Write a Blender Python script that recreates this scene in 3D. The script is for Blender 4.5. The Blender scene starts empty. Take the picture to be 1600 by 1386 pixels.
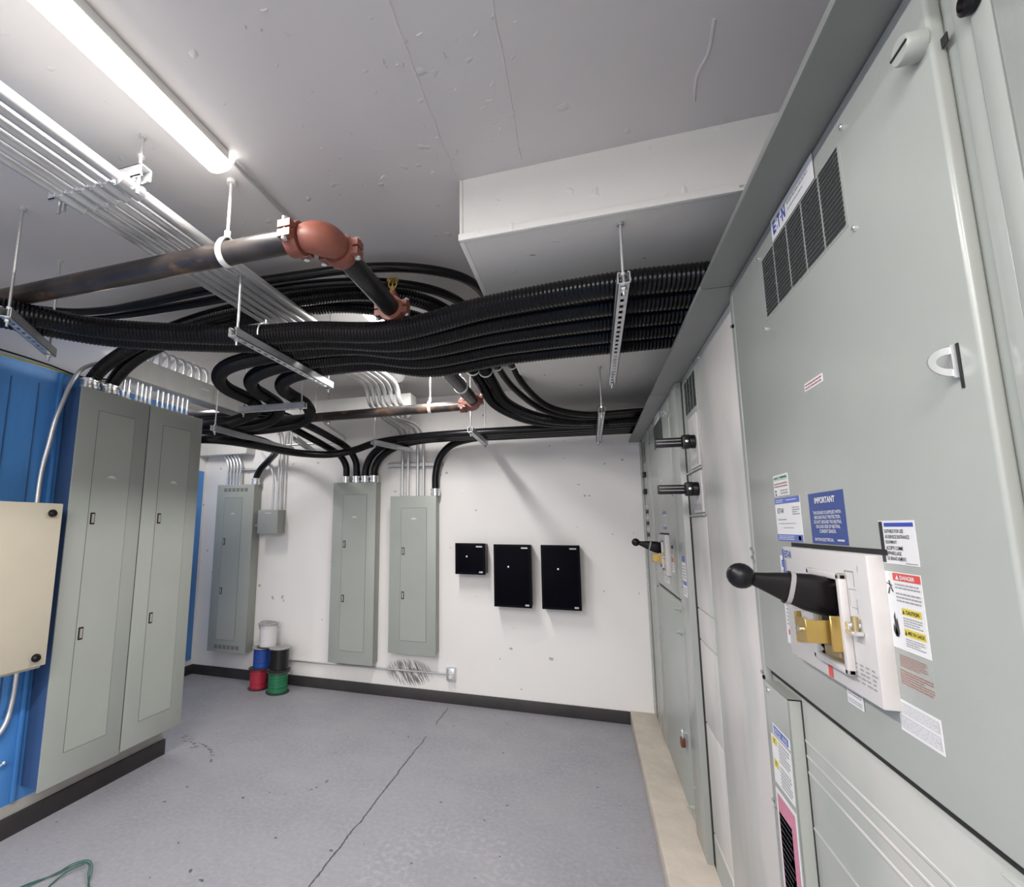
import bpy, bmesh, math, random
from mathutils import Vector, Matrix
random.seed(7)
S = bpy.context.scene
COL = S.collection
EYE = 1.6                     # camera height above the floor; heights below are above the floor

# ------------------------------------------------------------------ camera, world, exposure
cd = bpy.data.cameras.new('camera')
cam = bpy.data.objects.new('camera', cd)
COL.objects.link(cam)
cd.sensor_fit = 'HORIZONTAL'
cd.sensor_width = 36.0
cd.lens = 756.937 / 1600 * 36
cd.shift_x = (800 - 679.864) / 1600
cd.shift_y = (714.042 - 693) / 1600
cd.clip_start = 0.02
RX = (0.9538476947, 0.3002692499, 0.0035990041)
RY = (-0.0394461004, 0.1371693208, -0.9897618818)
RZ = (-0.2976887307, 0.9439401226, 0.1426830914)
cam.matrix_world = Matrix(((RX[0], -RY[0], -RZ[0], 0), (RX[1], -RY[1], -RZ[1], 0), (RX[2], -RY[2], -RZ[2], EYE), (0, 0, 0, 1)))
S.camera = cam
w = bpy.data.worlds.new('world')
S.world = w
w.use_nodes = True
w.node_tree.nodes['Background'].inputs[0].default_value = (1, 1, 1, 1)
w.node_tree.nodes['Background'].inputs[1].default_value = 0.05
S.view_settings.view_transform = 'Standard'
S.view_settings.look = 'None'
S.view_settings.gamma = 1
S.view_settings.use_curve_mapping = False
S.view_settings.exposure = 2.34
LAMP = 1.3                   # brightness of the tube diffusers

DOWN = 27.0                   # radiance of the strips shining down from the tubes


# ------------------------------------------------------------------ materials
MATS = {}


def nodes_of(m):
    m.use_nodes = True
    nt = m.node_tree
    return nt, nt.nodes, nt.links, nt.nodes['Principled BSDF']


def mat(name, col, rough=0.5, metal=0.0, var=0.06, scale=6.0, bump=0.0, bscale=60.0, spec=0.5, col2=None, stretch=(1, 1, 1), lo=0.35, hi=0.65, detail=4):
    if name in MATS:
        return MATS[name]
    m = bpy.data.materials.new(name)
    nt, N, L, b = nodes_of(m)
    tc = N.new('ShaderNodeTexCoord')
    mp = N.new('ShaderNodeMapping')
    mp.inputs['Scale'].default_value = stretch
    L.new(tc.outputs['Object'], mp.inputs['Vector'])
    nz = N.new('ShaderNodeTexNoise')
    nz.inputs['Scale'].default_value = scale
    nz.inputs['Detail'].default_value = detail
    L.new(mp.outputs['Vector'], nz.inputs['Vector'])
    cr = N.new('ShaderNodeValToRGB')
    cr.color_ramp.elements[0].position = lo
    cr.color_ramp.elements[1].position = hi
    a = tuple(min(1, c * (1 - var)) for c in col) if col2 is None else col2
    c = tuple(min(1, c * (1 + var)) for c in col) if col2 is None else col
    cr.color_ramp.elements[0].color = (*a, 1)
    cr.color_ramp.elements[1].color = (*c, 1)
    L.new(nz.outputs['Fac'], cr.inputs['Fac'])
    L.new(cr.outputs['Color'], b.inputs['Base Color'])
    b.inputs['Roughness'].default_value = rough
    b.inputs['Metallic'].default_value = metal
    b.inputs['Specular IOR Level'].default_value = spec
    if bump:
        n2 = N.new('ShaderNodeTexNoise')
        n2.inputs['Scale'].default_value = bscale
        L.new(tc.outputs['Object'], n2.inputs['Vector'])
        bp = N.new('ShaderNodeBump')
        bp.inputs['Strength'].default_value = bump
        bp.inputs['Distance'].default_value = 0.01
        L.new(n2.outputs['Fac'], bp.inputs['Height'])
        L.new(bp.outputs['Normal'], b.inputs['Normal'])
    MATS[name] = m
    return m


def mathn(N, L, op, a, b=None, c=None):
    n = N.new('ShaderNodeMath')
    n.operation = op
    for i, v in enumerate((a, b, c)):
        if v is None:
            continue
        if isinstance(v, (int, float)):
            n.inputs[i].default_value = v
        else:
            L.new(v, n.inputs[i])
    return n.outputs[0]


def world_xyz(N, L):
    g = N.new('ShaderNodeNewGeometry')
    s = N.new('ShaderNodeSeparateXYZ')
    L.new(g.outputs['Position'], s.inputs[0])
    return g.outputs['Position'], s.outputs[0], s.outputs[1], s.outputs[2]


def noise(N, L, vec, scale, detail=3, sc=(1, 1, 1)):
    mp = N.new('ShaderNodeMapping')
    mp.inputs['Scale'].default_value = sc
    L.new(vec, mp.inputs['Vector'])
    n = N.new('ShaderNodeTexNoise')
    n.inputs['Scale'].default_value = scale
    n.inputs['Detail'].default_value = detail
    L.new(mp.outputs['Vector'], n.inputs['Vector'])
    return n.outputs['Fac']


def ramp(N, L, fac, a, b):
    m = N.new('ShaderNodeMapRange')
    m.inputs['From Min'].default_value = a
    m.inputs['From Max'].default_value = b
    L.new(fac, m.inputs['Value'])
    return m.outputs[0]


def mix(N, L, fac, c1, c2):
    m = N.new('ShaderNodeMix')
    m.data_type = 'RGBA'
    L.new(fac, m.inputs['Factor'])
    for i, c in ((6, c1), (7, c2)):
        if isinstance(c, tuple):
            m.inputs[i].default_value = (*c, 1)
        else:
            L.new(c, m.inputs[i])
    return m.outputs[2]


def band(N, L, v, centre, half):
    d = mathn(N, L, 'ABSOLUTE', mathn(N, L, 'SUBTRACT', v, centre))
    return mathn(N, L, 'SUBTRACT', 1.0, ramp(N, L, d, half * 0.6, half))


def floor_mat():
    m = bpy.data.materials.new('floor_paint')
    nt, N, L, b = nodes_of(m)
    P, x, y, z = world_xyz(N, L)
    base = mix(N, L, ramp(N, L, noise(N, L, P, 2.2, 5), 0.35, 0.65), (0.268, 0.264, 0.292), (0.305, 0.3, 0.325))
    base = mix(N, L, ramp(N, L, noise(N, L, P, 40, 3), 0.4, 0.75), base, (0.33, 0.325, 0.345))
    # worn crack in the slab, running away from the camera
    wob = mathn(N, L, 'MULTIPLY', mathn(N, L, 'SUBTRACT', noise(N, L, P, 7, 3, (0.3, 1, 1)), 0.5), 0.03)
    wob2 = mathn(N, L, 'MULTIPLY', mathn(N, L, 'SUBTRACT', noise(N, L, P, 45, 2), 0.5), 0.012)
    xc = mathn(N, L, 'ADD', mathn(N, L, 'ADD', x, wob), wob2)
    crack = band(N, L, xc, -1.262, 0.0055)
    gap = ramp(N, L, noise(N, L, P, 5, 2, (0.1, 1, 1)), 0.36, 0.46)
    crack = mathn(N, L, 'MULTIPLY', crack, mathn(N, L, 'MAXIMUM', gap, mathn(N, L, 'LESS_THAN', y, 3.7)))
    crack = mathn(N, L, 'MULTIPLY', crack, mathn(N, L, 'LESS_THAN', y, 4.42))
    base = mix(N, L, mathn(N, L, 'MULTIPLY', crack, 0.85), base, (0.03, 0.03, 0.032))
    # curved scrape, a scuff patch and pale patch-up stains
    def arc(cx, cy, r, wdt, a0, a1, thr):
        dx = mathn(N, L, 'SUBTRACT', x, cx)
        dy = mathn(N, L, 'SUBTRACT', y, cy)
        rr = mathn(N, L, 'SQRT', mathn(N, L, 'ADD', mathn(N, L, 'MULTIPLY', dx, dx), mathn(N, L, 'MULTIPLY', dy, dy)))
        ang = mathn(N, L, 'ARCTAN2', dy, dx)
        ring = band(N, L, mathn(N, L, 'ADD', rr, wob2), r, wdt)
        sect = mathn(N, L, 'MULTIPLY', mathn(N, L, 'GREATER_THAN', ang, a0), mathn(N, L, 'LESS_THAN', ang, a1))
        return mathn(N, L, 'MULTIPLY', mathn(N, L, 'MULTIPLY', ring, sect), ramp(N, L, noise(N, L, P, 30, 3), thr, thr + 0.08))
    base = mix(N, L, arc(-1.9, 3.0, 0.25, 0.008, -1.9, 0.2, 0.5), base, (0.05, 0.05, 0.055))
    base = mix(N, L, arc(-3.0, 3.02, 0.2, 0.03, 0.35, 1.9, 0.5), base, (0.13, 0.13, 0.14))
    base = mix(N, L, arc(-2.9, 2.75, 0.42, 0.012, 0.5, 1.75, 0.48), base, (0.1, 0.1, 0.11))
    pale = mathn(N, L, 'MULTIPLY', arc(-0.7, 2.4, 0.28, 0.16, -3.2, 3.2, 0.52), 0.35)
    base = mix(N, L, pale, base, (0.42, 0.4, 0.4))
    spots = ramp(N, L, noise(N, L, P, 22, 1), 0.765, 0.775)
    base = mix(N, L, mathn(N, L, 'MULTIPLY', spots, 0.8), base, (0.05, 0.05, 0.055))
    L.new(base, b.inputs['Base Color'])
    L.new(ramp(N, L, noise(N, L, P, 6, 4), -0.6, 1.6), b.inputs['Roughness'])
    b.inputs['Specular IOR Level'].default_value = 0.35
    bp = N.new('ShaderNodeBump')
    bp.inputs['Strength'].default_value = 0.08
    bp.inputs['Distance'].default_value = 0.01
    L.new(noise(N, L, P, 25, 4), bp.inputs['Height'])
    L.new(bp.outputs['Normal'], b.inputs['Normal'])
    return m


def paint_mat(name, c1, c2, bumps=0.25, scrape=False, spots=True):
    m = bpy.data.materials.new(name)
    nt, N, L, b = nodes_of(m)
    P, x, y, z = world_xyz(N, L)
    base = mix(N, L, ramp(N, L, noise(N, L, P, 1.1, 3), 0.3, 0.7), c1, c2)
    if spots:
        sp = ramp(N, L, noise(N, L, P, 14, 1), 0.775, 0.785)
        base = mix(N, L, mathn(N, L, 'MULTIPLY', sp, 0.6), base, (0.2, 0.19, 0.18))
    if scrape:
        # black brushed scuff around the floor conduit under the right-hand panel
        dx = mathn(N, L, 'DIVIDE', mathn(N, L, 'SUBTRACT', x, -1.68), 0.245)
        dz = mathn(N, L, 'DIVIDE', mathn(N, L, 'SUBTRACT', z, 0.235), 0.125)
        d = mathn(N, L, 'ADD', mathn(N, L, 'MULTIPLY', dx, dx), mathn(N, L, 'MULTIPLY', dz, dz))
        k = mathn(N, L, 'SUBTRACT', 1.0, ramp(N, L, d, 0.45, 1.05))
        mp = N.new('ShaderNodeMapping')
        mp.inputs['Rotation'].default_value = (0, math.radians(28), 0)
        L.new(P, mp.inputs['Vector'])
        st = ramp(N, L, noise(N, L, mp.outputs['Vector'], 16, 3, (4.5, 1, 0.5)), 0.4, 0.55)
        base = mix(N, L, mathn(N, L, 'MULTIPLY', mathn(N, L, 'MULTIPLY', k, st), 0.85), base, (0.085, 0.075, 0.068))
    L.new(base, b.inputs['Base Color'])
    b.inputs['Roughness'].default_value = 0.6
    b.inputs['Specular IOR Level'].default_value = 0.3
    h = mathn(N, L, 'ADD', noise(N, L, P, 9, 3), mathn(N, L, 'MULTIPLY', ramp(N, L, noise(N, L, P, 17, 1), 0.72, 0.8), 2.0))
    bp = N.new('ShaderNodeBump')
    bp.inputs['Strength'].default_value = bumps
    bp.inputs['Distance'].default_value = 0.01
    L.new(h, bp.inputs['Height'])
    L.new(bp.outputs['Normal'], b.inputs['Normal'])
    return m


def pipe_mat():
    m = bpy.data.materials.new('rusty_pipe')
    nt, N, L, b = nodes_of(m)
    P, x, y, z = world_xyz(N, L)
    rust = ramp(N, L, noise(N, L, P, 11, 5, (0.6, 1, 1)), 0.56, 0.66)
    base = mix(N, L, ramp(N, L, noise(N, L, P, 5, 3), 0.35, 0.65), (0.014, 0.011, 0.01), (0.05, 0.04, 0.035))
    base = mix(N, L, rust, base, (0.12, 0.065, 0.035))
    L.new(base, b.inputs['Base Color'])
    b.inputs['Roughness'].default_value = 0.34
    b.inputs['Specular IOR Level'].default_value = 0.5
    return m


FLOOR = floor_mat()
WALL = paint_mat('wall_paint', (0.83, 0.805, 0.785), (0.86, 0.835, 0.81), 0.12, scrape=True)
CEIL = paint_mat('ceiling_paint', (0.62, 0.595, 0.58), (0.66, 0.635, 0.62), 0.3, spots=False)
SOFF = paint_mat('soffit_paint', (0.76, 0.745, 0.7), (0.79, 0.77, 0.73), 0.25)
PIPE = pipe_mat()
GREY = mat('grey_enamel', (0.345, 0.357, 0.328), 0.27, var=0.03, scale=3, bump=0.02, bscale=120)
GREYD = mat('grey_frame', (0.325, 0.34, 0.31), 0.4, var=0.03, scale=3)
GREYL = mat('grey_panel_cover', (0.36, 0.38, 0.35), 0.38, var=0.03, scale=2.5)
FILM = mat('film_covered_panel', (0.60, 0.565, 0.53), 0.35, var=0.05, scale=3.2, col2=(0.46, 0.465, 0.435), stretch=(1, 1, 0.4), lo=0.36, hi=0.52, detail=6)
COVER_SHADED = mat('shaded_grey_cover', (0.2, 0.21, 0.195), 0.42, var=0.04, scale=3)  # switchgear grey painted darker to carry the shade under the overhang
SMUDGE = mat('smudged_grey_cover', (0.44, 0.435, 0.405), 0.4, var=0.05, scale=3, col2=(0.35, 0.365, 0.335), lo=.38, hi=.6, detail=6)
SEAM = mat('seam_shadow', (0.012, 0.012, 0.012), 0.8)
SEAML = mat('seam_line', (0.1, 0.105, 0.1), 0.7)
BLUE = mat('blue_painted_plywood', (0.07, 0.25, 0.6), 0.4, var=0.14, scale=3.5, stretch=(1, 1.6, 0.25), bump=0.05)
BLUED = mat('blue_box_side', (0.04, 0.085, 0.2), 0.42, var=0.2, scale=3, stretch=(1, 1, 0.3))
CREAM = mat('cream_enamel', (0.56, 0.505, 0.4), 0.45, var=0.02)
BLACK = mat('black_plastic', (0.005, 0.004, 0.005), 0.36, var=0.2, spec=0.3)
CABLE = mat('black_cable_jacket', (0.004, 0.0035, 0.0045), 0.27, var=0.25, scale=9, spec=0.3)
ENCL = mat('black_enclosure', (0.0015, 0.0012, 0.004), 0.6, var=0.2, spec=0.06)
BASE = mat('dark_rubber_baseboard', (0.04, 0.035, 0.038), 0.5, var=0.15)
CONC = mat('painted_concrete', (0.53, 0.47, 0.4), 0.75, var=0.1, scale=5, bump=0.4, bscale=18, detail=8)
CONCL = mat('curb_paint', (0.42, 0.4, 0.37), 0.7, var=0.08, scale=4)
GALV = mat('galvanised_steel', (0.66, 0.67, 0.68), 0.38, 0.75, var=0.08, scale=14)
EMT = mat('conduit_steel', (0.68, 0.68, 0.68), 0.33, 0.7, var=0.05, scale=8)
ZINC = mat('bright_zinc', (0.8, 0.81, 0.82), 0.25, 0.9, var=0.05)
ROD = mat('threaded_rod_steel', (0.55, 0.55, 0.54), 0.45, 0.7, var=0.1, scale=200, stretch=(1, 1, 1))
TROUGH = mat('wireway_grey', (0.45, 0.45, 0.43), 0.45, 0.1, var=0.06, scale=9)
PALE = mat('pale_wireway_paint', (0.6, 0.6, 0.57), 0.5, var=0.04)
WHITE = mat('white_plastic', (0.53, 0.505, 0.49), 0.4, var=0.02)
WHITEM = mat('white_metal', (0.8, 0.79, 0.77), 0.4, var=0.03)
ORANGE = mat('orange_fitting_paint', (0.235, 0.075, 0.05), 0.45, var=0.12, scale=14)
DKPIPE = mat('black_pipe', (0.02, 0.019, 0.019), 0.28, var=0.3, scale=6, spec=0.35)
BRASS = mat('brass', (0.55, 0.38, 0.12), 0.3, 0.85, var=0.1, scale=10)
BRASSD = mat('dull_brass', (0.42, 0.33, 0.17), 0.42, 0.7, var=0.1, scale=10)
PAPER = mat('label_white', (0.68, 0.67, 0.66), 0.5, var=0.015)
PAPERG = mat('label_grey', (0.5, 0.49, 0.5), 0.5, var=0.02)
NAVY = mat('label_navy', (0.03, 0.06, 0.22), 0.4, var=0.03)
LBLUE = mat('label_blue', (0.09, 0.13, 0.42), 0.4, var=0.03)
LOGO = mat('logo_blue', (0.03, 0.06, 0.35), 0.4, var=0.02)
INK = mat('ink_black', (0.02, 0.02, 0.025), 0.5)
INKG = mat('ink_grey', (0.3, 0.29, 0.3), 0.5)
INKR = mat('ink_red', (0.36, 0.14, 0.11), 0.5)
RED = mat('label_red', (0.6, 0.07, 0.06), 0.45, var=0.02)
YEL = mat('label_yellow', (0.62, 0.5, 0.05), 0.45, var=0.02)
PINK = mat('label_pink', (0.55, 0.2, 0.28), 0.5, var=0.04)
TEALW = mat('green_wire', (0.03, 0.1, 0.075), 0.4)
YELW = mat('yellow_green_wire', (0.3, 0.32, 0.06), 0.45, var=0.2)
LATCH = mat('latch_face', (0.42, 0.38, 0.35), 0.4, 0.3)
LOCKB = mat('padlock_brown', (0.12, 0.03, 0.015), 0.35)
WINDC = {'white': mat('white_wire', (0.72, 0.7, 0.7), 0.4, var=0.08, scale=60, stretch=(0.05, 0.05, 3)),
         'blue': mat('blue_wire', (0.02, 0.07, 0.32), 0.35, var=0.3, scale=40, stretch=(0.05, 0.05, 3)),
         'black': mat('black_wire', (0.01, 0.01, 0.011), 0.3, var=0.3, scale=40, stretch=(0.05, 0.05, 3)),
         'red': mat('red_wire', (0.42, 0.025, 0.05), 0.35, var=0.3, scale=40, stretch=(0.05, 0.05, 3)),
         'green': mat('green_winding', (0.02, 0.17, 0.075), 0.35, var=0.4, scale=40, stretch=(0.05, 0.05, 3))}
FLANGE = mat('spool_flange', (0.05, 0.048, 0.05), 0.4, var=0.1)
FLANGEL = mat('spool_flange_grey', (0.32, 0.31, 0.3), 0.35, var=0.2, scale=30)


def lamp_mat(name, strength):
    m = bpy.data.materials.new(name)
    nt, N, L, b = nodes_of(m)
    b.inputs['Base Color'].default_value = (0.9, 0.9, 0.9, 1)
    b.inputs['Emission Color'].default_value = (1, 0.975, 0.95, 1)
    b.inputs['Emission Strength'].default_value = strength
    return m


GLOW = lamp_mat('tube_diffuser', LAMP)


# ------------------------------------------------------------------ building helpers
ROOTLOC = {}


class MB:
    """collects shapes in world coordinates and links them as ONE mesh"""
    def __init__(self):
        self.v, self.f, self.m, self.s = [], [], [], []
        self.mats = []

    def mi(self, m):
        if m not in self.mats:
            self.mats.append(m)
        return self.mats.index(m)

    def add(self, verts, faces, m, smooth=False):
        o = len(self.v)
        self.v += [tuple(p) for p in verts]
        k = self.mi(m)
        for f in faces:
            self.f.append(tuple(i + o for i in f))
            self.m.append(k)
            self.s.append(smooth)
        return self

    def box(self, x0, y0, z0, x1, y1, z1, m, bev=0.0, seg=2):
        x0, x1 = min(x0, x1), max(x0, x1)
        y0, y1 = min(y0, y1), max(y0, y1)
        z0, z1 = min(z0, z1), max(z0, z1)
        V = [(x, y, z) for x in (x0, x1) for y in (y0, y1) for z in (z0, z1)]
        F = [(0, 1, 3, 2), (4, 6, 7, 5), (0, 4, 5, 1), (2, 3, 7, 6), (0, 2, 6, 4), (1, 5, 7, 3)]
        if bev <= 0:
            return self.add(V, F, m)
        bm = bmesh.new()
        bv = [bm.verts.new(p) for p in V]
        for f in F:
            bm.faces.new([bv[i] for i in f])
        bmesh.ops.bevel(bm, geom=list(bm.edges), offset=bev, segments=seg, affect='EDGES', profile=0.5)
        bm.verts.ensure_lookup_table()
        bm.verts.index_update()
        self.add([v.co[:] for v in bm.verts], [[v.index for v in f.verts] for f in bm.faces], m, True)
        bm.free()
        return self

    def cyl(self, p0, p1, r, m, n=16, r1=None, smooth=True):
        r1 = r if r1 is None else r1
        p0, p1 = Vector(p0), Vector(p1)
        d = (p1 - p0).normalized()
        a = d.orthogonal().normalized()
        b = d.cross(a)
        V = []
        for p, rr in ((p0, r), (p1, r1)):
            for i in range(n):
                t = 2 * math.pi * i / n
                V.append(p + a * (math.cos(t) * rr) + b * (math.sin(t) * rr))
        F = [(i, (i + 1) % n, n + (i + 1) % n, n + i) for i in range(n)]
        self.add(V, F, m, smooth)
        self.add(V[:n], [tuple(range(n))[::-1]], m)
        self.add(V[n:], [tuple(range(n))], m)
        return self

    def lathe(self, c, axis, prof, m, n=24):
        """prof: list of (radius, distance along axis)"""
        c, d = Vector(c), Vector(axis).normalized()
        a = d.orthogonal().normalized()
        b = d.cross(a)
        V, F = [], []
        for r, h in prof:
            for i in range(n):
                t = 2 * math.pi * i / n
                V.append(c + d * h + a * (math.cos(t) * r) + b * (math.sin(t) * r))
        for k in range(len(prof) - 1):
            for i in range(n):
                F.append((k * n + i, k * n + (i + 1) % n, (k + 1) * n + (i + 1) % n, (k + 1) * n + i))
        self.add(V, F, m, True)
        if prof[0][0] > 1e-5:
            self.add(V[:n], [tuple(range(n))[::-1]], m)
        if prof[-1][0] > 1e-5:
            self.add(V[-n:], [tuple(range(n))], m)
        return self

    def tube(self, pts, r, m, n=12, pitch=None, amp=0.0, step=0.02, raw=False):
        P = [Vector(p) for p in pts] if raw else spline(pts, (pitch / 4) if pitch else step)
        t0 = (P[1] - P[0]).normalized()
        a = t0.orthogonal().normalized()
        V, F = [], []
        for k, p in enumerate(P):
            t = (P[min(k + 1, len(P) - 1)] - P[max(k - 1, 0)]).normalized()
            a = (a - t * a.dot(t)).normalized()
            b = t.cross(a)
            rr = r - (amp * (0, .5, 1, .5)[k % 4] if pitch else 0)
            for i in range(n):
                q = 2 * math.pi * i / n
                V.append(p + a * (math.cos(q) * rr) + b * (math.sin(q) * rr))
        for k in range(len(P) - 1):
            for i in range(n):
                F.append((k * n + i, k * n + (i + 1) % n, (k + 1) * n + (i + 1) % n, (k + 1) * n + i))
        self.add(V, F, m, True)
        self.add(V[:n], [tuple(range(n))[::-1]], m)
        self.add(V[-n:], [tuple(range(n))], m)
        return self

    def sphere(self, c, r, m, n=16, sc=(1, 1, 1)):
        V, F = [], []
        k = n // 2
        for j in range(k + 1):
            th = math.pi * j / k
            for i in range(n):
                t = 2 * math.pi * i / n
                V.append((c[0] + r * sc[0] * math.sin(th) * math.cos(t), c[1] + r * sc[1] * math.sin(th) * math.sin(t), c[2] + r * sc[2] * math.cos(th)))
        for j in range(k):
            for i in range(n):
                F.append((j * n + i, (j + 1) * n + i, (j + 1) * n + (i + 1) % n, j * n + (i + 1) % n))
        return self.add(V, F, m, True)

    def prism(self, poly, d, m, smooth=False):
        """poly: 3D points in one plane, pushed along vector d"""
        n = len(poly)
        V = [Vector(p) for p in poly] + [Vector(p) + Vector(d) for p in poly]
        F = [tuple(range(n))[::-1], tuple(range(n, 2 * n))] + [(i, (i + 1) % n, n + (i + 1) % n, n + i) for i in range(n)]
        return self.add(V, F, m, smooth)

    def build(self, name, parent=None):
        xs = self.v
        if parent is None:
            lo = [min(p[i] for p in xs) for i in range(3)]
            hi = [max(p[i] for p in xs) for i in range(3)]
            loc = Vector(((lo[0] + hi[0]) / 2, (lo[1] + hi[1]) / 2, lo[2]))
        else:
            loc = ROOTLOC[parent.name]
        me = bpy.data.meshes.new(name)
        me.from_pydata([tuple(Vector(p) - loc) for p in xs], [], self.f)
        for m in self.mats:
            me.materials.append(m)
        me.polygons.foreach_set('material_index', self.m)
        me.polygons.foreach_set('use_smooth', self.s)
        me.update()
        bm = bmesh.new()
        bm.from_mesh(me)
        bmesh.ops.recalc_face_normals(bm, faces=bm.faces)
        bm.to_mesh(me)
        bm.free()
        if any(self.s):
            try:
                me.set_sharp_from_angle(angle=math.radians(42))
            except Exception:
                pass
        o = bpy.data.objects.new(name, me)
        COL.objects.link(o)
        if parent is None:
            o.location = loc
        else:
            o.parent = parent
        ROOTLOC[o.name] = loc
        return o


def spline(pts, step):
    P = [Vector(p) for p in pts]
    P = [P[0] * 2 - P[1]] + P + [P[-1] * 2 - P[-2]]
    dense = []
    for i in range(1, len(P) - 2):
        p0, p1, p2, p3 = P[i - 1:i + 3]
        # centripetal Catmull-Rom keeps uneven control points from looping
        t0 = 0.0
        t1 = t0 + max((p1 - p0).length, 1e-4) ** 0.5
        t2 = t1 + max((p2 - p1).length, 1e-4) ** 0.5
        t3 = t2 + max((p3 - p2).length, 1e-4) ** 0.5
        for k in range(40):
            t = t1 + (t2 - t1) * k / 40
            A1 = p0 * ((t1 - t) / (t1 - t0)) + p1 * ((t - t0) / (t1 - t0))
            A2 = p1 * ((t2 - t) / (t2 - t1)) + p2 * ((t - t1) / (t2 - t1))
            A3 = p2 * ((t3 - t) / (t3 - t2)) + p3 * ((t - t2) / (t3 - t2))
            B1 = A1 * ((t2 - t) / (t2 - t0)) + A2 * ((t - t0) / (t2 - t0))
            B2 = A2 * ((t3 - t) / (t3 - t1)) + A3 * ((t - t1) / (t3 - t1))
            dense.append(B1 * ((t2 - t) / (t2 - t1)) + B2 * ((t - t1) / (t2 - t1)))
    dense.append(P[-2])
    out, need = [dense[0]], step
    for a, b in zip(dense, dense[1:]):
        l = (b - a).length
        at = 0.0
        while l - at >= need:
            at += need
            out.append(a.lerp(b, at / l))
            need = step
        need -= l - at
    if (out[-1] - dense[-1]).length > step * 0.2:
        out.append(dense[-1])
    return out


def tag(o, label, cat, group=None):
    o['label'] = label
    o['category'] = cat
    if group:
        o['group'] = group
    return o


def thing(name, loc, label, cat, group=None):
    o = bpy.data.objects.new(name, None)
    o.empty_display_size = 0.05
    o.location = loc
    COL.objects.link(o)
    ROOTLOC[o.name] = Vector(loc)
    return tag(o, label, cat, group)


def struct(o):
    o['kind'] = 'structure'
    return o


def dup(root, loc, label=None, group=None):
    """a copy of a thing with copies of its parts and their sub-parts"""
    def cp(o, par):
        c = o.copy()
        COL.objects.link(c)
        ROOTLOC[c.name] = ROOTLOC[o.name]
        c.parent = par
        for ch in kids.get(o, []):
            cp(ch, c)
        return c
    kids = {}
    for o in COL.objects:
        if o.parent:
            kids.setdefault(o.parent, []).append(o)
    r = cp(root, None)
    r.location = loc
    ROOTLOC[r.name] = Vector(loc)
    if label:
        r['label'] = label
    if group:
        r['group'] = group
    return r


TEXT = {}


def text_mesh(s, bold=0.0):
    if (s, bold) not in TEXT:
        cu = bpy.data.curves.new('txt', 'FONT')
        cu.body = s
        cu.offset = bold
        ob = bpy.data.objects.new('txt', cu)
        me = bpy.data.meshes.new_from_object(ob)
        V = [v.co.copy() for v in me.vertices]
        F = [tuple(p.vertices) for p in me.polygons]
        bpy.data.objects.remove(ob)
        bpy.data.meshes.remove(me)
        bpy.data.curves.remove(cu)
        TEXT[(s, bold)] = (V, F)
    return TEXT[(s, bold)]


class Face:
    """a flat face to stick things on: origin at its upper left, u right, v down, n out"""
    def __init__(self, o, U, N):
        self.o, self.U, self.N = Vector(o), Vector(U), Vector(N)
        self.V = Vector((0, 0, -1))

    def p(self, u, v, n=0.0):
        return self.o + self.U * u + self.V * v + self.N * n


def rect(mb, fc, u0, v0, u1, v1, m, n0, n1=None):
    q = [fc.p(u0, v0, n0), fc.p(u1, v0, n0), fc.p(u1, v1, n0), fc.p(u0, v1, n0)]
    if n1 is None:
        mb.add(q, [(0, 1, 2, 3)], m)
    else:
        mb.prism(q, fc.N * (n1 - n0), m)


def put(mb, fc, s, u0, v0, u1, v1, m, n):
    V, F = text_mesh(s, .03 if m is LOGO or s in ('IMPORTANT', 'DANGER', 'CAUTION') else .012)
    if not V:
        return
    x0, x1 = min(p.x for p in V), max(p.x for p in V)
    y0, y1 = min(p.y for p in V), max(p.y for p in V)
    mb.add([fc.p(u0 + (p.x - x0) / (x1 - x0) * (u1 - u0), v1 - (p.y - y0) / (y1 - y0) * (v1 - v0), n) for p in V], F, m)


def sticker(name, parent, fc, w_, h_, items, base=None, t=0.0006):
    """one label as one mesh: a thin sheet with its print on it"""
    mb = MB()
    rect(mb, fc, 0, 0, w_, h_, base or PAPER, 0.0, t)
    for it in items:
        k = it[0]
        if k == 'r':
            rect(mb, fc, *[it[i] * (w_ if i % 2 else h_) for i in (1, 2, 3, 4)], it[5], t + 0.0003)
        elif k == 't':
            put(mb, fc, it[1], it[2] * w_, it[3] * h_, it[4] * w_, it[5] * h_, it[6], t + 0.0006)
        elif k == 'l':      # fine print too small to read: rows of broken bars
            _, u0, v0, u1, v1, rows, m = it
            for r in range(rows):
                v = v0 + (v1 - v0) * (r + 0.25) / rows
                hh = (v1 - v0) / rows * 0.42
                u = u0
                end = u1 - (random.random() * 0.3 * (u1 - u0) if r % 3 == 2 else 0)
                while u < end - 0.01:
                    ln = min(random.uniform(0.06, 0.17) * (u1 - u0), end - u)
                    rect(mb, fc, u * w_, v * h_, (u + ln) * w_, (v + hh) * h_, m, t + 0.0006)
                    u += ln + 0.02 * (u1 - u0) + 0.004
        elif k == 'p':
            mb.add([fc.p(a * w_, b * h_, t + 0.0006) for a, b in it[1]], [tuple(range(len(it[1])))], it[2])
    return mb.build(name, parent)


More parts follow.
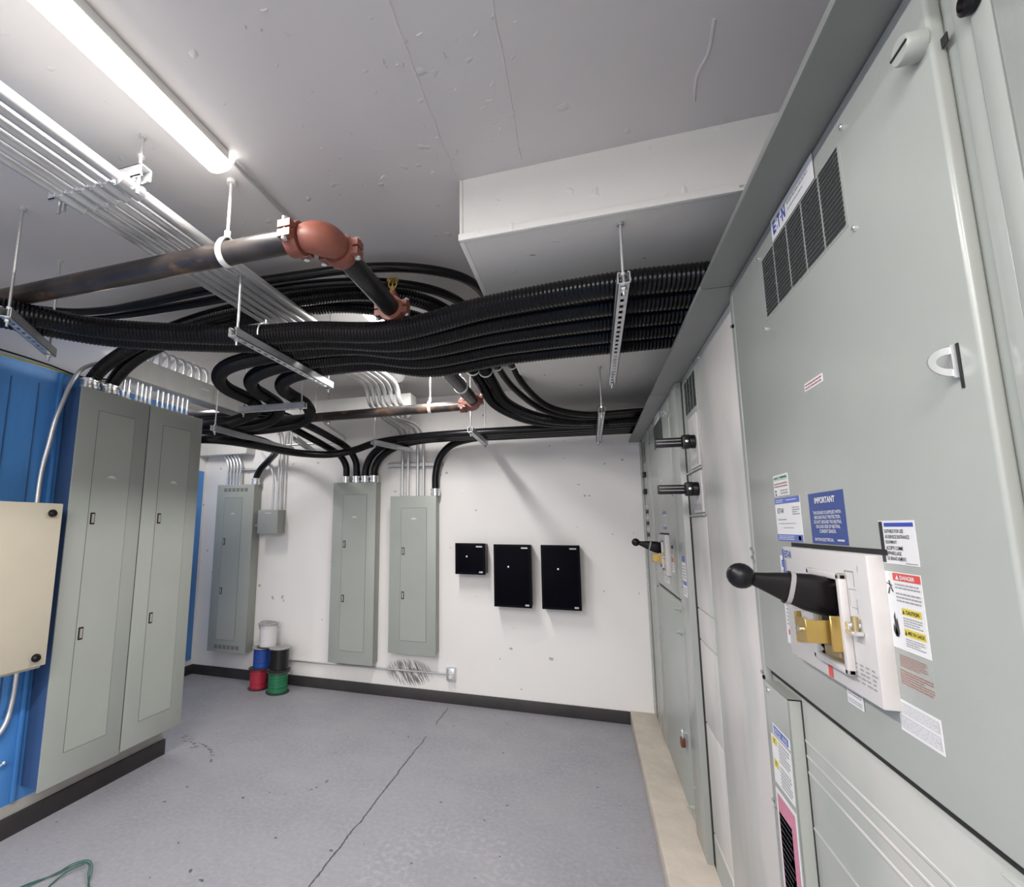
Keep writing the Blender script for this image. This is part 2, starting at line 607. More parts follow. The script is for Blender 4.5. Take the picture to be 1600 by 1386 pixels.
# ------------------------------------------------------------------ the room
XL, XRW, YB, YF, ZC = -4.22, 1.32, 4.54, -4.2, 2.9
struct(MB().box(XL - .1, YF - .1, -0.1, XRW + .1, YB + .1, 0, FLOOR).build('floor'))
struct(MB().box(XL - .1, YF - .1, ZC, XRW + .1, YB + .1, ZC + .1, CEIL).build('ceiling'))
struct(MB().box(XL - .1, YB, 0, XRW + .1, YB + .1, ZC, WALL).build('wall_back'))
struct(MB().box(XL - .1, YF, 0, XL, YB, ZC, WALL).build('wall_left'))
struct(MB().box(XRW, YF, 0, XRW + .1, YB, ZC, WALL).build('wall_right'))
struct(MB().box(XL - .1, YF - .1, 0, XRW + .1, YF, ZC, WALL).build('wall_front'))
b = MB().box(-0.413, 1.62, 2.655, XRW, YB, ZC, SOFF)
b.box(-0.422, 1.612, 2.651, XRW, 1.632, 2.678, SOFF, 0.003)
b.box(-0.422, 1.632, 2.651, -0.402, YB, 2.664, SOFF, 0.003)
b.box(-0.418, 1.616, 2.66, -0.405, 1.63, ZC, SOFF, 0.003)
struct(b.build('trim_1'))
struct(MB().box(XL, 4.527, 0, 0.262, YB, 0.1, BASE, 0.003).build('baseboard_back'))
struct(MB().box(XL, 2.9, 0, XL + .013, YB - .013, 0.1, BASE, 0.003).build('baseboard_left'))
struct(MB().box(-3.3, -2.0, 0, -2.945, 2.94, 0.16, CONCL).build('trim_2'))
b = MB().box(-2.945, -2.0, 0, -2.93, 2.952, 0.102, BASE, 0.003)
b.box(-3.3, 2.94, 0, -2.945, 2.952, 0.102, BASE, 0.003)
struct(b.build('baseboard_front'))
struct(MB().box(0.262, -2.0, 0, XRW, YB, 0.108, CONC, 0.012, 2).build('trim_3'))
# paint ridges where the ceiling boards meet
b = MB()
for x, yy in ((-0.427, (-2.0, 1.615)), (-0.18, (-2.0, 1.58))):
    n = 90
    pts = [(x + random.uniform(-.0025, .0025), yy[0] + (yy[1] - yy[0]) * i / n, ZC + 0.0005) for i in range(n + 1)]
    b.tube(pts, 0.0035, CEIL, 6, raw=True)
for x, y0, y1 in ((-1.95, -1.0, 4.4), ):
    n = 120
    b.tube([(x + random.uniform(-.002, .002), y0 + (y1 - y0) * i / n, ZC + .001) for i in range(n + 1)], 0.0032, CEIL, 6, raw=True)
b.tube([(-2.7, 0.95, ZC + .001), (-2.3, 1.0, ZC + .001), (-1.95, 1.02, ZC + .001)], 0.003, CEIL, 6)
for i in range(70):          # drips and paint blobs along the joints
    x = random.choice((-0.43, -0.18, -0.43, -0.75)) + random.gauss(0, 0.07)
    y = random.uniform(0.6, 1.58)
    a = random.uniform(0, 3.1)
    l = random.uniform(.003, .012)
    b.tube([(x, y, ZC), (x + math.cos(a) * l, y + math.sin(a) * l, ZC - .001), (x + 2 * math.cos(a) * l, y + 2 * math.sin(a) * l, ZC)], random.uniform(.002, .0035), CEIL, 6, step=.004)
b.tube([(0.36, 1.24, ZC), (0.365, 1.34, ZC), (0.35, 1.4, ZC), (0.36, 1.5, ZC)], 0.005, CEIL, 6)
struct(b.build('trim_4'))


# ------------------------------------------------------------------ ceiling lights
def tube_light(y0, y1, label, xc=-1.197):
    t = thing('ceiling_light', (xc, (y0 + y1) / 2, ZC), label, 'light', 'ceiling tube lights')
    MB().box(xc - .047, y0, 2.866, xc + .047, y1, ZC, WHITEM, 0.004).build('housing', t)
    d = MB()
    prof = [(-.043, 2.868), (-.047, 2.864), (-.046, 2.856), (-.038, 2.846), (-.022, 2.84), (0, 2.838), (.022, 2.84), (.038, 2.846), (.046, 2.856), (.047, 2.864), (.043, 2.868)]
    V, F = [], []
    ys = [(y0 - .028, .3), (y0 - .022, .75), (y0 - .01, .96), (y0, 1), (y1, 1), (y1 + .01, .96), (y1 + .022, .75), (y1 + .028, .3)]
    for yy, k in ys:
        for px, pz in prof:
            V.append((xc + px * (0.4 + 0.6 * k), yy, 2.868 - (2.868 - pz) * k))
    n = len(prof)
    for i in range(len(ys) - 1):
        for j in range(n - 1):
            F.append((i * n + j, i * n + j + 1, (i + 1) * n + j + 1, (i + 1) * n + j))
    F.append(tuple(range(n)))
    F.append(tuple(range((len(ys) - 1) * n, len(ys) * n)))
    d.add(V, F, GLOW, True)
    d.build('diffuser', t)
    # the lamp itself: a strip shining down from the bottom of the diffuser
    ld = bpy.data.lights.new('tube_lamp', 'AREA')
    ld.shape = 'RECTANGLE'
    ld.size = .07
    ld.size_y = y1 - y0
    ld.color = (1, .975, .95)
    ld.energy = math.pi * .07 * (y1 - y0) * DOWN
    lo = bpy.data.objects.new('tube_lamp', ld)
    COL.objects.link(lo)
    lo.parent = t
    lo.location = (0, 0, 2.8355 - ZC)
    return t


tube_light(-1.2, 1.24, 'long glowing white tube light at upper left above the conduit rack')
tube_light(2.36, 3.6, 'glowing white tube light behind the black cable bundle near the back wall')
tube_light(-3.9, -1.5, 'added unseen fill tube light over the near end of the room, behind the viewer', -1.197)  # added lamp out of view, evens out the room's light
tube_light(-3.9, -1.5, 'added unseen fill tube light behind the viewer, in the row nearest the left wall', -2.7)  # another added lamp, never in view, for general brightness
tube_light(2.7, 3.7, 'white tube light in the aisle behind the tall left panels', -3.4)
tube_light(-2.9, -.5, 'added unseen fill tube light behind the viewer on the switchgear side of the room', -.2)  # added out of view to brighten the doors and back wall
t = thing('ceiling_dome', (-1.52, 3.72, ZC), 'small pale dome on the ceiling beside the back tube light', 'ceiling fitting')
MB().lathe((-1.52, 3.72, ZC), (0, 0, -1), [(.085, 0), (.085, .015), (.075, .02)], WHITEM).build('base', t)
MB().lathe((-1.52, 3.72, ZC), (0, 0, -1), [(.07, .018), (.066, .045), (.05, .065), (.025, .078), (0, .082)], WHITEM).build('cover', t)
tag(MB().tube([(-1.16, 1.27, 2.885), (-1.155, 1.6, 2.885), (-1.15, 1.9, 2.885), (-1.165, 2.33, 2.885)], .008, EMT, 10).build('ceiling_conduit'),
    'thin grey conduit along the ceiling between the two tube lights', 'conduit')


# ------------------------------------------------------------------ switchgear along the right wall
FX = 0.445                    # front plane of the doors
DN = (-1, 0, 0)
DU = (0, -1, 0)


def gface(yfar, ztop, x=FX):
    return Face((x, yfar, ztop), DU, DN)


def screw(mb, x, y, z, r=.006, m=ZINC):
    mb.lathe((x, y, z), (-1, 0, 0), [(r, 0), (r, .003), (r * .6, .0045), (0, .0048)], m, 10)


def lever(par, px, py, pz, tip):
    """black breaker lever with a ball end, pivoting inside the breaker plate"""
    P, T = Vector((px, py, pz)), Vector(tip)
    d = (T - P).normalized()
    up = Vector((0, 0, 1))
    up = (up - d * up.dot(d)).normalized()
    sd = d.cross(up)
    L_ = (T - P).length
    mb = MB()
    V, F = [], []
    prof = [(0, .026, .015), (.05, .036, .019), (.3, .034, .018), (.55, .026, .015), (.75, .017, .0125), (.9, .011, .011), (1, .01, .01)]
    n = 16
    for s, hh, ww in prof:
        for i in range(n):
            a = 2 * math.pi * i / n
            ca, sa = math.cos(a), math.sin(a)
            ca = math.copysign(abs(ca) ** .7, ca)
            sa = math.copysign(abs(sa) ** .7, sa)
            V.append(P + d * (L_ * s) + up * (sa * hh) + sd * (ca * ww))
    for k in range(len(prof) - 1):
        for i in range(n):
            F.append((k * n + i, k * n + (i + 1) % n, (k + 1) * n + (i + 1) % n, (k + 1) * n + i))
    mb.add(V, F, BLACK, True)
    mb.add(V[:n], [tuple(range(n))], BLACK)
    mb.sphere(T, .024, BLACK, 18)
    # pale ring mark on the lever
    R0 = P + d * (L_ * .47)
    V = []
    for k, dd in enumerate((0, .008)):
        for i in range(n):
            a = 2 * math.pi * i / n
            ca, sa = math.cos(a), math.sin(a)
            ca = math.copysign(abs(ca) ** .7, ca)
            sa = math.copysign(abs(sa) ** .7, sa)
            V.append(R0 + d * dd + up * (sa * .0305) + sd * (ca * .0172))
    mb.add(V, [(i, (i + 1) % n, n + (i + 1) % n, n + i) for i in range(n)], INKG, True)
    return mb.build('handle_lever', par)


def vent(par, y1, y0, z1, z0, cols, rows, name='vent_grille'):
    """pressed slots; y1 is the far end"""
    mb = MB()
    fc = gface(y1, z1)
    W, H = y1 - y0, z1 - z0
    cw = W / cols
    rect(mb, fc, -.004, -.004, W + .004, H + .004, GREY, 0.0, .0008)
    for c in range(cols):
        for r in range(rows):
            v = H * r / rows
            u0, u1 = c * cw + .003, (c + 1) * cw - .003
            rect(mb, fc, u0, v, u1, v + H / rows * .5, SEAM, .0014)
            # the pressed lip below each slot
            q = [fc.p(u0, v + H / rows * .5, .0012), fc.p(u1, v + H / rows * .5, .0012), fc.p(u1, v + H / rows * .8, .004), fc.p(u0, v + H / rows * .8, .004)]
            mb.add(q, [(0, 1, 2, 3)], GREY)
    for u in (-.02, W + .02):
        for v in (-.02, H + .02):
            p = fc.p(u, v)
            screw(mb, p.x, p.y, p.z, .005)
    return mb.build(name, par)


def logo_plate(par, y1, y0, z1, z0):
    sticker('maker_plate', par, gface(y1, z1, FX - .002), y1 - y0, z1 - z0, [
        ('t', 'E', .05, .22, .125, .78, LOGO), ('r', .15, .3, .165, .42, LOGO), ('r', .15, .6, .165, .72, LOGO), ('t', 'T', .175, .22, .245, .78, LOGO),
        ('r', .26, .44, .278, .58, LOGO), ('t', 'N', .295, .22, .375, .78, LOGO),
        ('l', .43, .28, .9, .5, 1, INKG), ('l', .43, .58, .78, .7, 1, INKG)])


def main_section(D, label, near):
    """section with a tall door, breaker plate and lever; D shifts it along the row"""
    t = thing('switchgear_section', (0.85, 1.17 + D, .108), label, 'switchgear')
    y0, y1 = .69 + D, 1.655 + D
    mb = MB().box(.463, y0, .108, 1.25, y1, 2.335, GREYD)
    mb.build('cabinet', t)
    # frame strip on the far side of the door, with its two seams and screws
    mb = MB().box(.447, 1.613 + D, .125, .463, 1.632 + D, 2.33, GREY, .002)
    mb.box(.45, 1.636 + D, .125, .463, 1.654 + D, 2.33, GREY, .002)
    for z in (2.22, 1.54, 1.515, 1.2, .87):
        screw(mb, .449, 1.645 + D, z, .006)
        screw(mb, .446, 1.622 + D, z - .008, .006, BLACK if z in (2.22, 1.2) else ZINC)
    mb.build('frame_strip', t)
    door = MB().box(FX, .71 + D, 1.224, .463, 1.606 + D, 2.331, GREY, .005, 3).build('door', t)
    # things on the door
    vent(door, 1.342 + D, .945 + D, 2.268, 2.118, 5, 16)
    logo_plate(door, 1.258 + D, 1.033 + D, 2.326, 2.272)
    k = MB().lathe((FX, .727 + D, 2.235), (-1, 0, 0), [(.019, 0), (.019, .02), (.017, .023), (0, .023)], GREYL, 20)
    k.box(FX - .0245, .727 + D - .017, 2.2335, FX - .0225, .727 + D + .017, 2.2365, SEAM)
    k.build('latch_knob', door)
    k = MB()
    cy, cz = .746 + D, 1.806
    ring = []
    for i in range(15):
        a = math.pi * i / 14
        ring.append((FX - .004 - math.sin(a) * .026, cy, cz + math.cos(a) * .019))
    outer = [Vector(p) for p in ring]
    inner = [Vector((FX - .004 - math.sin(math.pi * i / 14) * .015 - .003, cy, cz + math.cos(math.pi * i / 14) * .0095)) for i in range(15)]
    V = outer + inner + [p + Vector((0, .003, 0)) for p in outer + inner]
    F = []
    for i in range(14):
        F += [(i, i + 1, 15 + i + 1, 15 + i), (30 + i, 45 + i, 46 + i, 31 + i), (i, 30 + i, 31 + i, i + 1), (15 + i, 16 + i, 46 + i, 45 + i)]
    k.add(V, F, GALV)
    k.box(FX - .0015, cy - .005, cz - .035, FX + .001, cy - .001, cz + .022, SEAM)
    k.box(FX - .0065, cy - .001, cz - .021, FX, cy + .004, cz + .021, GALV)
    k.build('padlock_tab', door)
    sticker('small_sticker', door, gface(1.178 + D, 1.9), .083, .017, [('l', .05, .12, .95, .9, 2, INKR)])
    # breaker escutcheon standing proud of the door
    pl = MB().box(.422, .966 + D, 1.322, FX + .004, 1.326 + D, 1.558, WHITE, .003, 2)
    pl.box(FX - .001, .95 + D, 1.558, FX, 1.332 + D, 1.567, SEAM)
    pf = Face((.422, 1.326 + D, 1.558), DU, DN)
    rect(pl, pf, .33, .02, .331, .03, INKG, .0005)
    rect(pl, pf, .003, .005, .01, .12, LOGO, .0005)
    rect(pl, pf, .016, .03, .019, .12, LOGO, .0005)
    put(pl, pf, 'E:T-N', .016, .008, .052, .024, LOGO, .0006)
    for (a, b_, c, d_) in ((.285, .03, .315, .032), (.285, .03, .286, .05), (.314, .03, .315, .055), (.295, .06, .318, .061), (.295, .06, .296, .09), (.317, .075, .318, .1), (.3, .09, .318, .091)):
        rect(pl, pf, a, b_, c, d_, INKG, .0005)
    for r in range(5):
        for q in range(4):
            rect(pl, pf, .285 + q * .018, .182 + r * .007, .285 + q * .018 + random.uniform(.008, .016), .1845 + r * .007, INKG, .0005)
    for r in range(7):
        rect(pl, pf, .035, .13 + r * .011, .035 + random.uniform(.05, .075), .1315 + r * .011, INKG, .0005)
    rect(pl, pf, .182, .2, .2, .233, RED, .0006)
    plate = pl.build('breaker_plate', t)
    bz = MB()
    yb0, yb1, zb0, zb1 = 1.035 + D, 1.168 + D, 1.352, 1.522
    for a in ((yb0, zb0, yb1, zb0 + .012), (yb0, zb1 - .012, yb1, zb1), (yb0, zb0, yb0 + .012, zb1), (yb1 - .012, zb0, yb1, zb1)):
        bz.box(.409, a[0], a[1], .422, a[2], a[3], WHITE, .003, 2)
    bz.build('bezel', plate)
    br = MB()
    a0, a1, c0, c1 = yb0 + .012, yb1 - .012, zb0 + .012, zb1 - .012
    for a in ((a0, c0, a1, c0 + .018), (a0, c1 - .012, a1, c1), (a0, c0, a0 + .012, c1), (a1 - .014, c0, a1, c1)):
        br.box(.4185, a[0], a[1], .4205, a[2], a[3], BRASSD)
    br.box(.4202, a0, c0 + .05, .4208, a1, c1, SEAM)
    for yy in (a0 + .007, a1 - .007):
        for zz in (c0 + .008, c1 - .007):
            screw(br, .4185, yy, zz, .0045)
    br.build('brass_frame', plate)
    # lock-off bracket in bright brass
    bk = MB()
    zc = 1.418
    bk.box(.362, 1.058 + D, zc - .02, .4205, 1.062 + D, zc + .02, BRASS, .001, 1)
    bk.box(.362, 1.06 + D, zc - .021, .366, 1.1 + D, zc + .021, BRASS, .001, 1)
    bk.box(.362, 1.1 + D, zc - .028, .372, 1.106 + D, zc + .028, BRASS, .001, 1)
    bk.box(.395, 1.045 + D, zc - .03, .42, 1.05 + D, zc + .03, BRASS, .001, 1)
    bk.box(.405, 1.05 + D, zc - .04, .409, 1.09 + D, zc - .026, BRASSD)
    screw(bk, .3615, 1.08 + D, zc, .005)
    bk.build('lockout_bracket', plate)
    bt = MB().cyl((.421, 1.008 + D, 1.44), (.403, 1.008 + D, 1.44), .006, ZINC, 10)
    bt.box(.405, .995 + D, 1.425, .421, 1.02 + D, 1.432, ZINC, .001, 1)
    bt.cyl((.413, 1.003 + D, 1.432), (.413, 1.003 + D, 1.455), .005, BRASSD, 10)
    bt.build('padlock_bolt', plate)
    lever(plate, .425, 1.085 + D, 1.472, (.271, 1.075 + D, 1.51))
    # stickers round the plate
    if near:
        sticker('warning_label', door, gface(1.217 + D, 1.671), .149, .102, [
            ('t', 'IMPORTANT', .2, .09, .78, .21, PAPER),
            ('t', 'THIS BOARD IS SUPPLIED WITH', .12, .36, .9, .425, PAPER), ('t', 'GROUND FAULT PROTECTION.', .14, .45, .88, .515, PAPER),
            ('t', 'DO NOT GROUND THE NEUTRAL', .12, .54, .9, .605, PAPER), ('t', 'ON LOAD SIDE OF NEUTRAL', .17, .63, .85, .695, PAPER),
            ('t', 'CURRENT SENSOR.', .27, .72, .73, .785, PAPER), ('t', 'EATON ELECTRICAL', .1, .885, .64, .945, PAPER), ('l', .74, .88, .92, .96, 1, PAPER)], NAVY)['label'] = 'navy blue label headed IMPORTANT in white'
        sticker('warning_label', door, gface(.966 + D, 1.612), .091, .066, [
            ('r', .01, .02, .12, .98, INK), ('r', .17, .05, .97, .14, LOGO), ('t', 'SUITABLE FOR USE', .17, .2, .7, .285, INK), ('t', 'AS SERVICE ENTRANCE', .17, .33, .84, .415, INK),
            ('t', 'EQUIPMENT.', .17, .46, .5, .545, INK), ('t', 'ACCEPTE COMME', .17, .59, .64, .675, INK), ('t', 'APPAREILLAGE', .17, .71, .58, .795, INK),
            ('t', 'DE BRANCHEMENT.', .17, .83, .7, .915, INK), ('l', .66, .945, .97, .975, 1, INK)])['label'] = 'white label with black side bar, SUITABLE FOR USE AS SERVICE ENTRANCE'
        bolt = [('p', [(.1, .3), (.13, .28), (.15, .42), (.12, .44)], INK), ('p', [(.12, .44), (.15, .42), (.22, .62), (.19, .64)], INK), ('p', [(.1, .5), (.13, .5), (.08, .72), (.05, .7)], INK), ('p', [(.04, .36), (.2, .42), (.2, .45), (.04, .39)], INK)]
        sticker('warning_label', door, gface(.9655 + D, 1.534), .0885, .049, [
            ('r', .24, .03, .99, .26, RED), ('p', [(.32, .22), (.37, .08), (.42, .22)], PAPER), ('t', 'DANGER', .45, .09, .85, .21, PAPER),
            ('l', .28, .33, .95, .52, 2, INKG), ('l', .28, .6, .95, .92, 3, INKG)] + bolt)['label'] = 'white label with red DANGER band'
        flame = [(.08, .62), (.1, .45), (.14, .55), (.13, .3), (.17, .18), (.19, .4), (.22, .3), (.24, .5), (.25, .64), (.21, .74), (.13, .74)]
        sticker('warning_label', door, gface(.9655 + D, 1.485), .0885, .066, [
            ('p', flame, INK), ('p', [(.13, .66), (.16, .52), (.19, .6), (.21, .68), (.17, .73)], PAPER), ('r', .38, .05, .9, .2, YEL), ('r', .38, .5, .94, .66, YEL),
            ('p', [(.4, .18), (.43, .08), (.46, .18)], INK), ('p', [(.4, .64), (.43, .53), (.46, .64)], INK), ('t', 'CAUTION', .49, .085, .85, .17, INK), ('t', 'MISE EN GARDE', .49, .54, .91, .62, INK),
            ('l', .4, .24, .9, .46, 4, INKG), ('l', .4, .7, .9, .9, 4, INKG)])['label'] = 'white label with black flame and yellow CAUTION bands'
        sticker('printed_notice', door, gface(.96 + D, 1.412), .082, .046, [('l', .08, .02, .86, .42, 6, INKR), ('l', .04, .5, .97, .98, 6, INKR)], GREY, .0002)['label'] = 'red fine print straight on the grey door'
        sticker('paper_label', door, gface(.972 + D, 1.342), .096, .046, [('r', .03, .08, .97, .42, PAPERG), ('r', .03, .5, .97, .9, PAPERG), ('l', .05, .12, .95, .4, 5, PAPER), ('l', .05, .53, .95, .88, 5, PAPER)])['label'] = 'white label of small grey print'
        sticker('paper_label', door, gface(1.408 + D, 1.728), .092, .051, [('r', .04, .06, .96, .26, mat('label_green', (.35, .5, .4), .5)), ('l', .08, .1, .36, .22, 1, INK), ('l', .5, .08, .92, .22, 1, INK), ('l', .05, .36, .95, .62, 2, INKR), ('r', .08, .72, .16, .82, INK), ('r', .08, .88, .16, .97, INK), ('l', .45, .7, .95, .95, 2, INKG)])['label'] = 'small white tag with a green band'
        sticker('paper_label', door, gface(1.412 + D, 1.672), .15, .102, [
            ('r', 0, 0, 1, .14, LBLUE), ('r', 0, .85, 1, 1, LBLUE), ('l', .06, .03, .36, .12, 2, PAPER), ('l', .5, .045, .88, .09, 1, PAPER), ('l', .06, .87, .7, .98, 3, PAPER), ('r', .84, .88, .93, .97, RED),
            ('t', 'E:T-N', .1, .24, .34, .36, INK), ('l', .7, .22, .97, .42, 4, INKG), ('l', .1, .48, .45, .54, 1, INKG), ('l', .1, .58, .8, .62, 1, INKG), ('l', .3, .68, .7, .72, 1, INKG)])['label'] = 'white label with blue bands top and bottom'
        sticker('paper_label', door, gface(1.412 + D, 1.534), .096, .205, [
            ('t', 'E:T-N', .1, .05, .8, .13, LOGO), ('l', .08, .16, .9, .2, 1, INKG), ('l', .1, .3, .9, .8, 12, INKG), ('r', .12, .84, .25, .9, RED), ('l', .35, .84, .9, .95, 3, INKR)])['label'] = 'tall white label half behind the breaker plate'
        sticker('small_sticker', t, Face((FX - .001, 1.135 + D, 1.3115), DU, DN), .056, .028, [('l', .08, .1, .92, .45, 2, INKG), ('l', .08, .6, .92, .9, 2, INKG)])
    else:
        sticker('paper_label', door, gface(3.36, 1.7), .15, .11, [('r', 0, 0, 1, .18, LBLUE), ('r', 0, .85, 1, 1, LBLUE), ('l', .1, .28, .9, .75, 5, INKG)])
        sticker('paper_label', door, gface(3.12, 1.5), .09, .06, [('r', 0, 0, 1, .3, INK), ('l', .1, .4, .9, .9, 3, INKG)], PAPERG)
        sticker('paper_label', door, gface(3.12, 1.43), .08, .08, [('r', 0, .0, 1, .3, RED), ('l', .1, .4, .9, .9, 3, INKG)])
        sticker('paper_label', door, gface(3.44, 1.305), .18, .04, [('l', .1, .2, .9, .8, 2, INKG)])
    # lower half: dark slot, ribbed cover, narrow label channel
    mb = MB().box(.4585, y0 + .02, 1.208, .4632, 1.606 + D, 1.222, SEAM)
    if near:
        mb.box(.456, y0, .13, .463, 1.40 + D, 1.208, SMUDGE, .002)
        for z, ya in ((1.114, .6), (1.081, .6), (1.046, .6), (.93, .7), (.6, .7)):
            mb.box(.4545, y0, z, .457, 1.398 + D, z + .006, FILM, .001, 1)
            mb.box(.4555, y0, z - .0025, .457, 1.398 + D, z, GREYD)
        mb.box(.4545, y0, 1.19, .457, .82 + D, 1.194, FILM, .001, 1)
        mb.build('lower_cover', t)
        ch = MB().box(.43, 1.405 + D, .125, .463, 1.408 + D, 1.2, GREYD)
        ch.box(.43, 1.405 + D, .125, .4325, 1.562 + D, 1.2, GREY, .001, 1)
        ch.box(.43, 1.405 + D, 1.198, .463, 1.562 + D, 1.2, GREY)
        ch.box(.455, 1.3985 + D, .125, .463, 1.4045 + D, 1.2, SEAM)
        screw(ch, .43, 1.545 + D, 1.18, .007)
        screw(ch, .448, 1.585 + D, 1.08, .007)
        screw(ch, .447, 1.6 + D, .93, .007)
        chan = ch.build('label_channel', t)
        cf = lambda yy, zz: Face((.43, yy, zz), DU, DN)
        sticker('notice_label', chan, cf(1.53 + D, 1.105), .11, .024, [('r', .06, .12, .94, .88, LBLUE), ('t', 'NOTICE', .12, .28, .5, .72, PAPER), ('t', 'AVIS', .6, .28, .88, .72, PAPER)])
        sticker('caution_label', chan, cf(1.548 + D, 1.075), .128, .115, [('r', .05, .03, .3, .18, YEL), ('r', .05, .5, .3, .66, YEL), ('t', '!', .15, .06, .19, .15, INK), ('t', '!', .15, .53, .19, .63, INK), ('l', .38, .03, .95, .45, 6, INKG), ('l', .38, .52, .95, .95, 6, INKG)])
        sticker('instruction_label', chan, cf(1.55 + D, .945), .13, .3, [('r', .08, .03, .94, .97, PINK), ('r', .1, .17, .72, .95, PAPERG), ('l', .12, .18, .7, .94, 16, INK)])['label'] = 'pink instruction label with grey text block'
    else:
        mb.box(.449, .71 + D, .13, .463, 1.6 + D, 1.204, GREYL, .002)
        mb.build('lower_cover', t)
        pd = MB()
        ly, lz = 3.02, .49
        pd.box(FX - .028, ly - .019, lz - .035, FX - .006, ly + .019, lz + .01, LOCKB, .004)
        pd.tube([(FX - .017, ly - .012, lz + .01), (FX - .017, ly - .012, lz + .035), (FX - .017, ly - .006, lz + .046), (FX - .017, ly + .006, lz + .046), (FX - .017, ly + .012, lz + .035), (FX - .017, ly + .012, lz + .01)], .0035, ZINC, 8, step=.004)
        pl = pd.build('padlock')
        tag(pl, 'small brown padlock hanging low on the far switchgear door', 'padlock')
        hs = MB().box(FX - .02, ly - .015, lz + .036, FX + .004, ly + .015, lz + .041, GALV)
        hs.build('hasp', t)
        for z in (1.17, 1.05, .2):
            MB().lathe((FX + .004, .745 + D, z), (-1, 0, 0), [(.012, 0), (.012, .012), (.006, .014), (.006, .03), (0, .031)], GREYD, 12).build('latch_knob', t)
    return t


t = thing('switchgear_section', (0.85, -.1, .108), 'nearest grey switchgear section, cut off by the right edge of the picture', 'switchgear')
b = MB().box(.463, -.95, .108, 1.25, .687, 2.335, GREYD)
b.build('cabinet', t)
b = MB().box(.456, .664, .125, .4625, .689, 2.33, GREY, .003)
b.build('hinge_post', t)
b = MB().box(.452, .63, .125, .466, .66, 2.33, GREY, .004)
b.box(.449, -.93, .125, .466, .626, 2.33, GREY, .005)
fc = Face((.4555, .709, 2.222), DU, DN)
b.build('front_panel', t)
b = MB().box(.455, .698, 2.208, .4562, .709, 2.222, SEAM)
b.build('square_hole', t)
b = MB().lathe((.4515, .648, 2.213), (-1, 0, 0), [(.017, 0), (.017, .006), (.012, .009), (.011, .004), (0, .003)], BLACK, 20)
b.build('round_latch', t)
main_section(0.0, 'grey switchgear section with the navy IMPORTANT label and the nearest ball-ended lever', True)

# section with two flat black handles, set back a little
SX = .473
t = thing('switchgear_section', (.86, 2.16, .108), 'pale film-covered switchgear section with two flat black handles', 'switchgear')
MB().box(SX, 1.66, .108, 1.25, 2.66, 2.335, GREYD).build('cabinet', t)
b = MB().box(SX - .004, 1.665, .125, SX + .002, 2.285, 2.33, FILM, .002)
screw(b, SX - .004, 2.2, 2.31, .006)
b.build('film_cover', t)
b = MB().box(SX - .005, 2.292, 1.655, SX + .002, 2.6, 2.33, GREY, .002)
b.build('breaker_panel', t)
b = MB()
fc = Face((SX - .005, 2.55, 2.29), DU, DN)
for c in range(4):
    for r in range(18):
        u = c * .062
        v = r * .0088
        rect(b, fc, u + .004, v, u + .056, v + .0042, SEAM, .001)
        b.add([fc.p(u + .004, v + .0042, .001), fc.p(u + .056, v + .0042, .001), fc.p(u + .056, v + .0075, .004), fc.p(u + .004, v + .0075, .004)], [(0, 1, 2, 3)], GREY)
b.build('vent_grille', t)
for i, (z0, z1, hz) in enumerate(((1.865, 2.1, 1.978), (1.665, 1.845, 1.768))):
    b = MB().box(SX - .012, 2.3, z0, SX - .004, 2.48, z1, WHITE, .002)
    fc = Face((SX - .012, 2.48, z1), DU, DN)
    rect(b, fc, .08, .05, .1, (z1 - z0) - .06, PAPERG, .0006)
    for q in range(4):
        rect(b, fc, .03 + q * .035, z1 - z0 - .04, .045 + q * .035, z1 - z0 - .012, INKG, .0006)
    b.box(SX - .016, 2.29, z0 - .014, SX - .004, 2.6, z0 - .006, GREYL, .002)
    u = b.build('breaker_unit', t)
    h = MB()
    py = 2.36
    h.lathe((SX - .012, py, hz), (-1, 0, 0), [(.03, 0), (.03, .02), (.027, .024), (0, .024)], BLACK, 20)
    h.box(SX - .065, py - .022, hz - .03, SX - .03, py + .022, hz + .03, BLACK, .006)
    h.box(SX - .175, py - .014, hz - .021, SX - .05, py + .014, hz + .019, BLACK, .004)
    h.box(SX - .17, py - .0155, hz - .008, SX - .07, py - .0135, hz - .004, INKG)
    h.box(SX - .17, py - .0155, hz + .006, SX - .07, py - .0135, hz + .01, INKG)
    h.lathe((SX - .048, py - .022, hz), (0, -1, 0), [(.007, 0), (.006, .003), (0, .004)], ZINC, 12)
    h.build('handle', u)
b = MB()
for z0, z1 in ((1.235, 1.65), (1.095, 1.228), (.735, 1.088), (.28, .728), (.13, .272)):
    b.box(SX - .004, 2.292, z0, SX + .002, 2.6, z1, FILM, .002)
b.box(SX - .0055, 2.31, .13, SX - .004, 2.58, .262, GREYL)
b.build('blank_covers', t)
b = MB().box(SX - .002, 2.602, .12, SX + .001, 2.655, 2.33, SEAM)
b.build('side_gap', t)

main_section(2.2, 'grey switchgear section beside the back corner, with the far ball-ended lever', False)
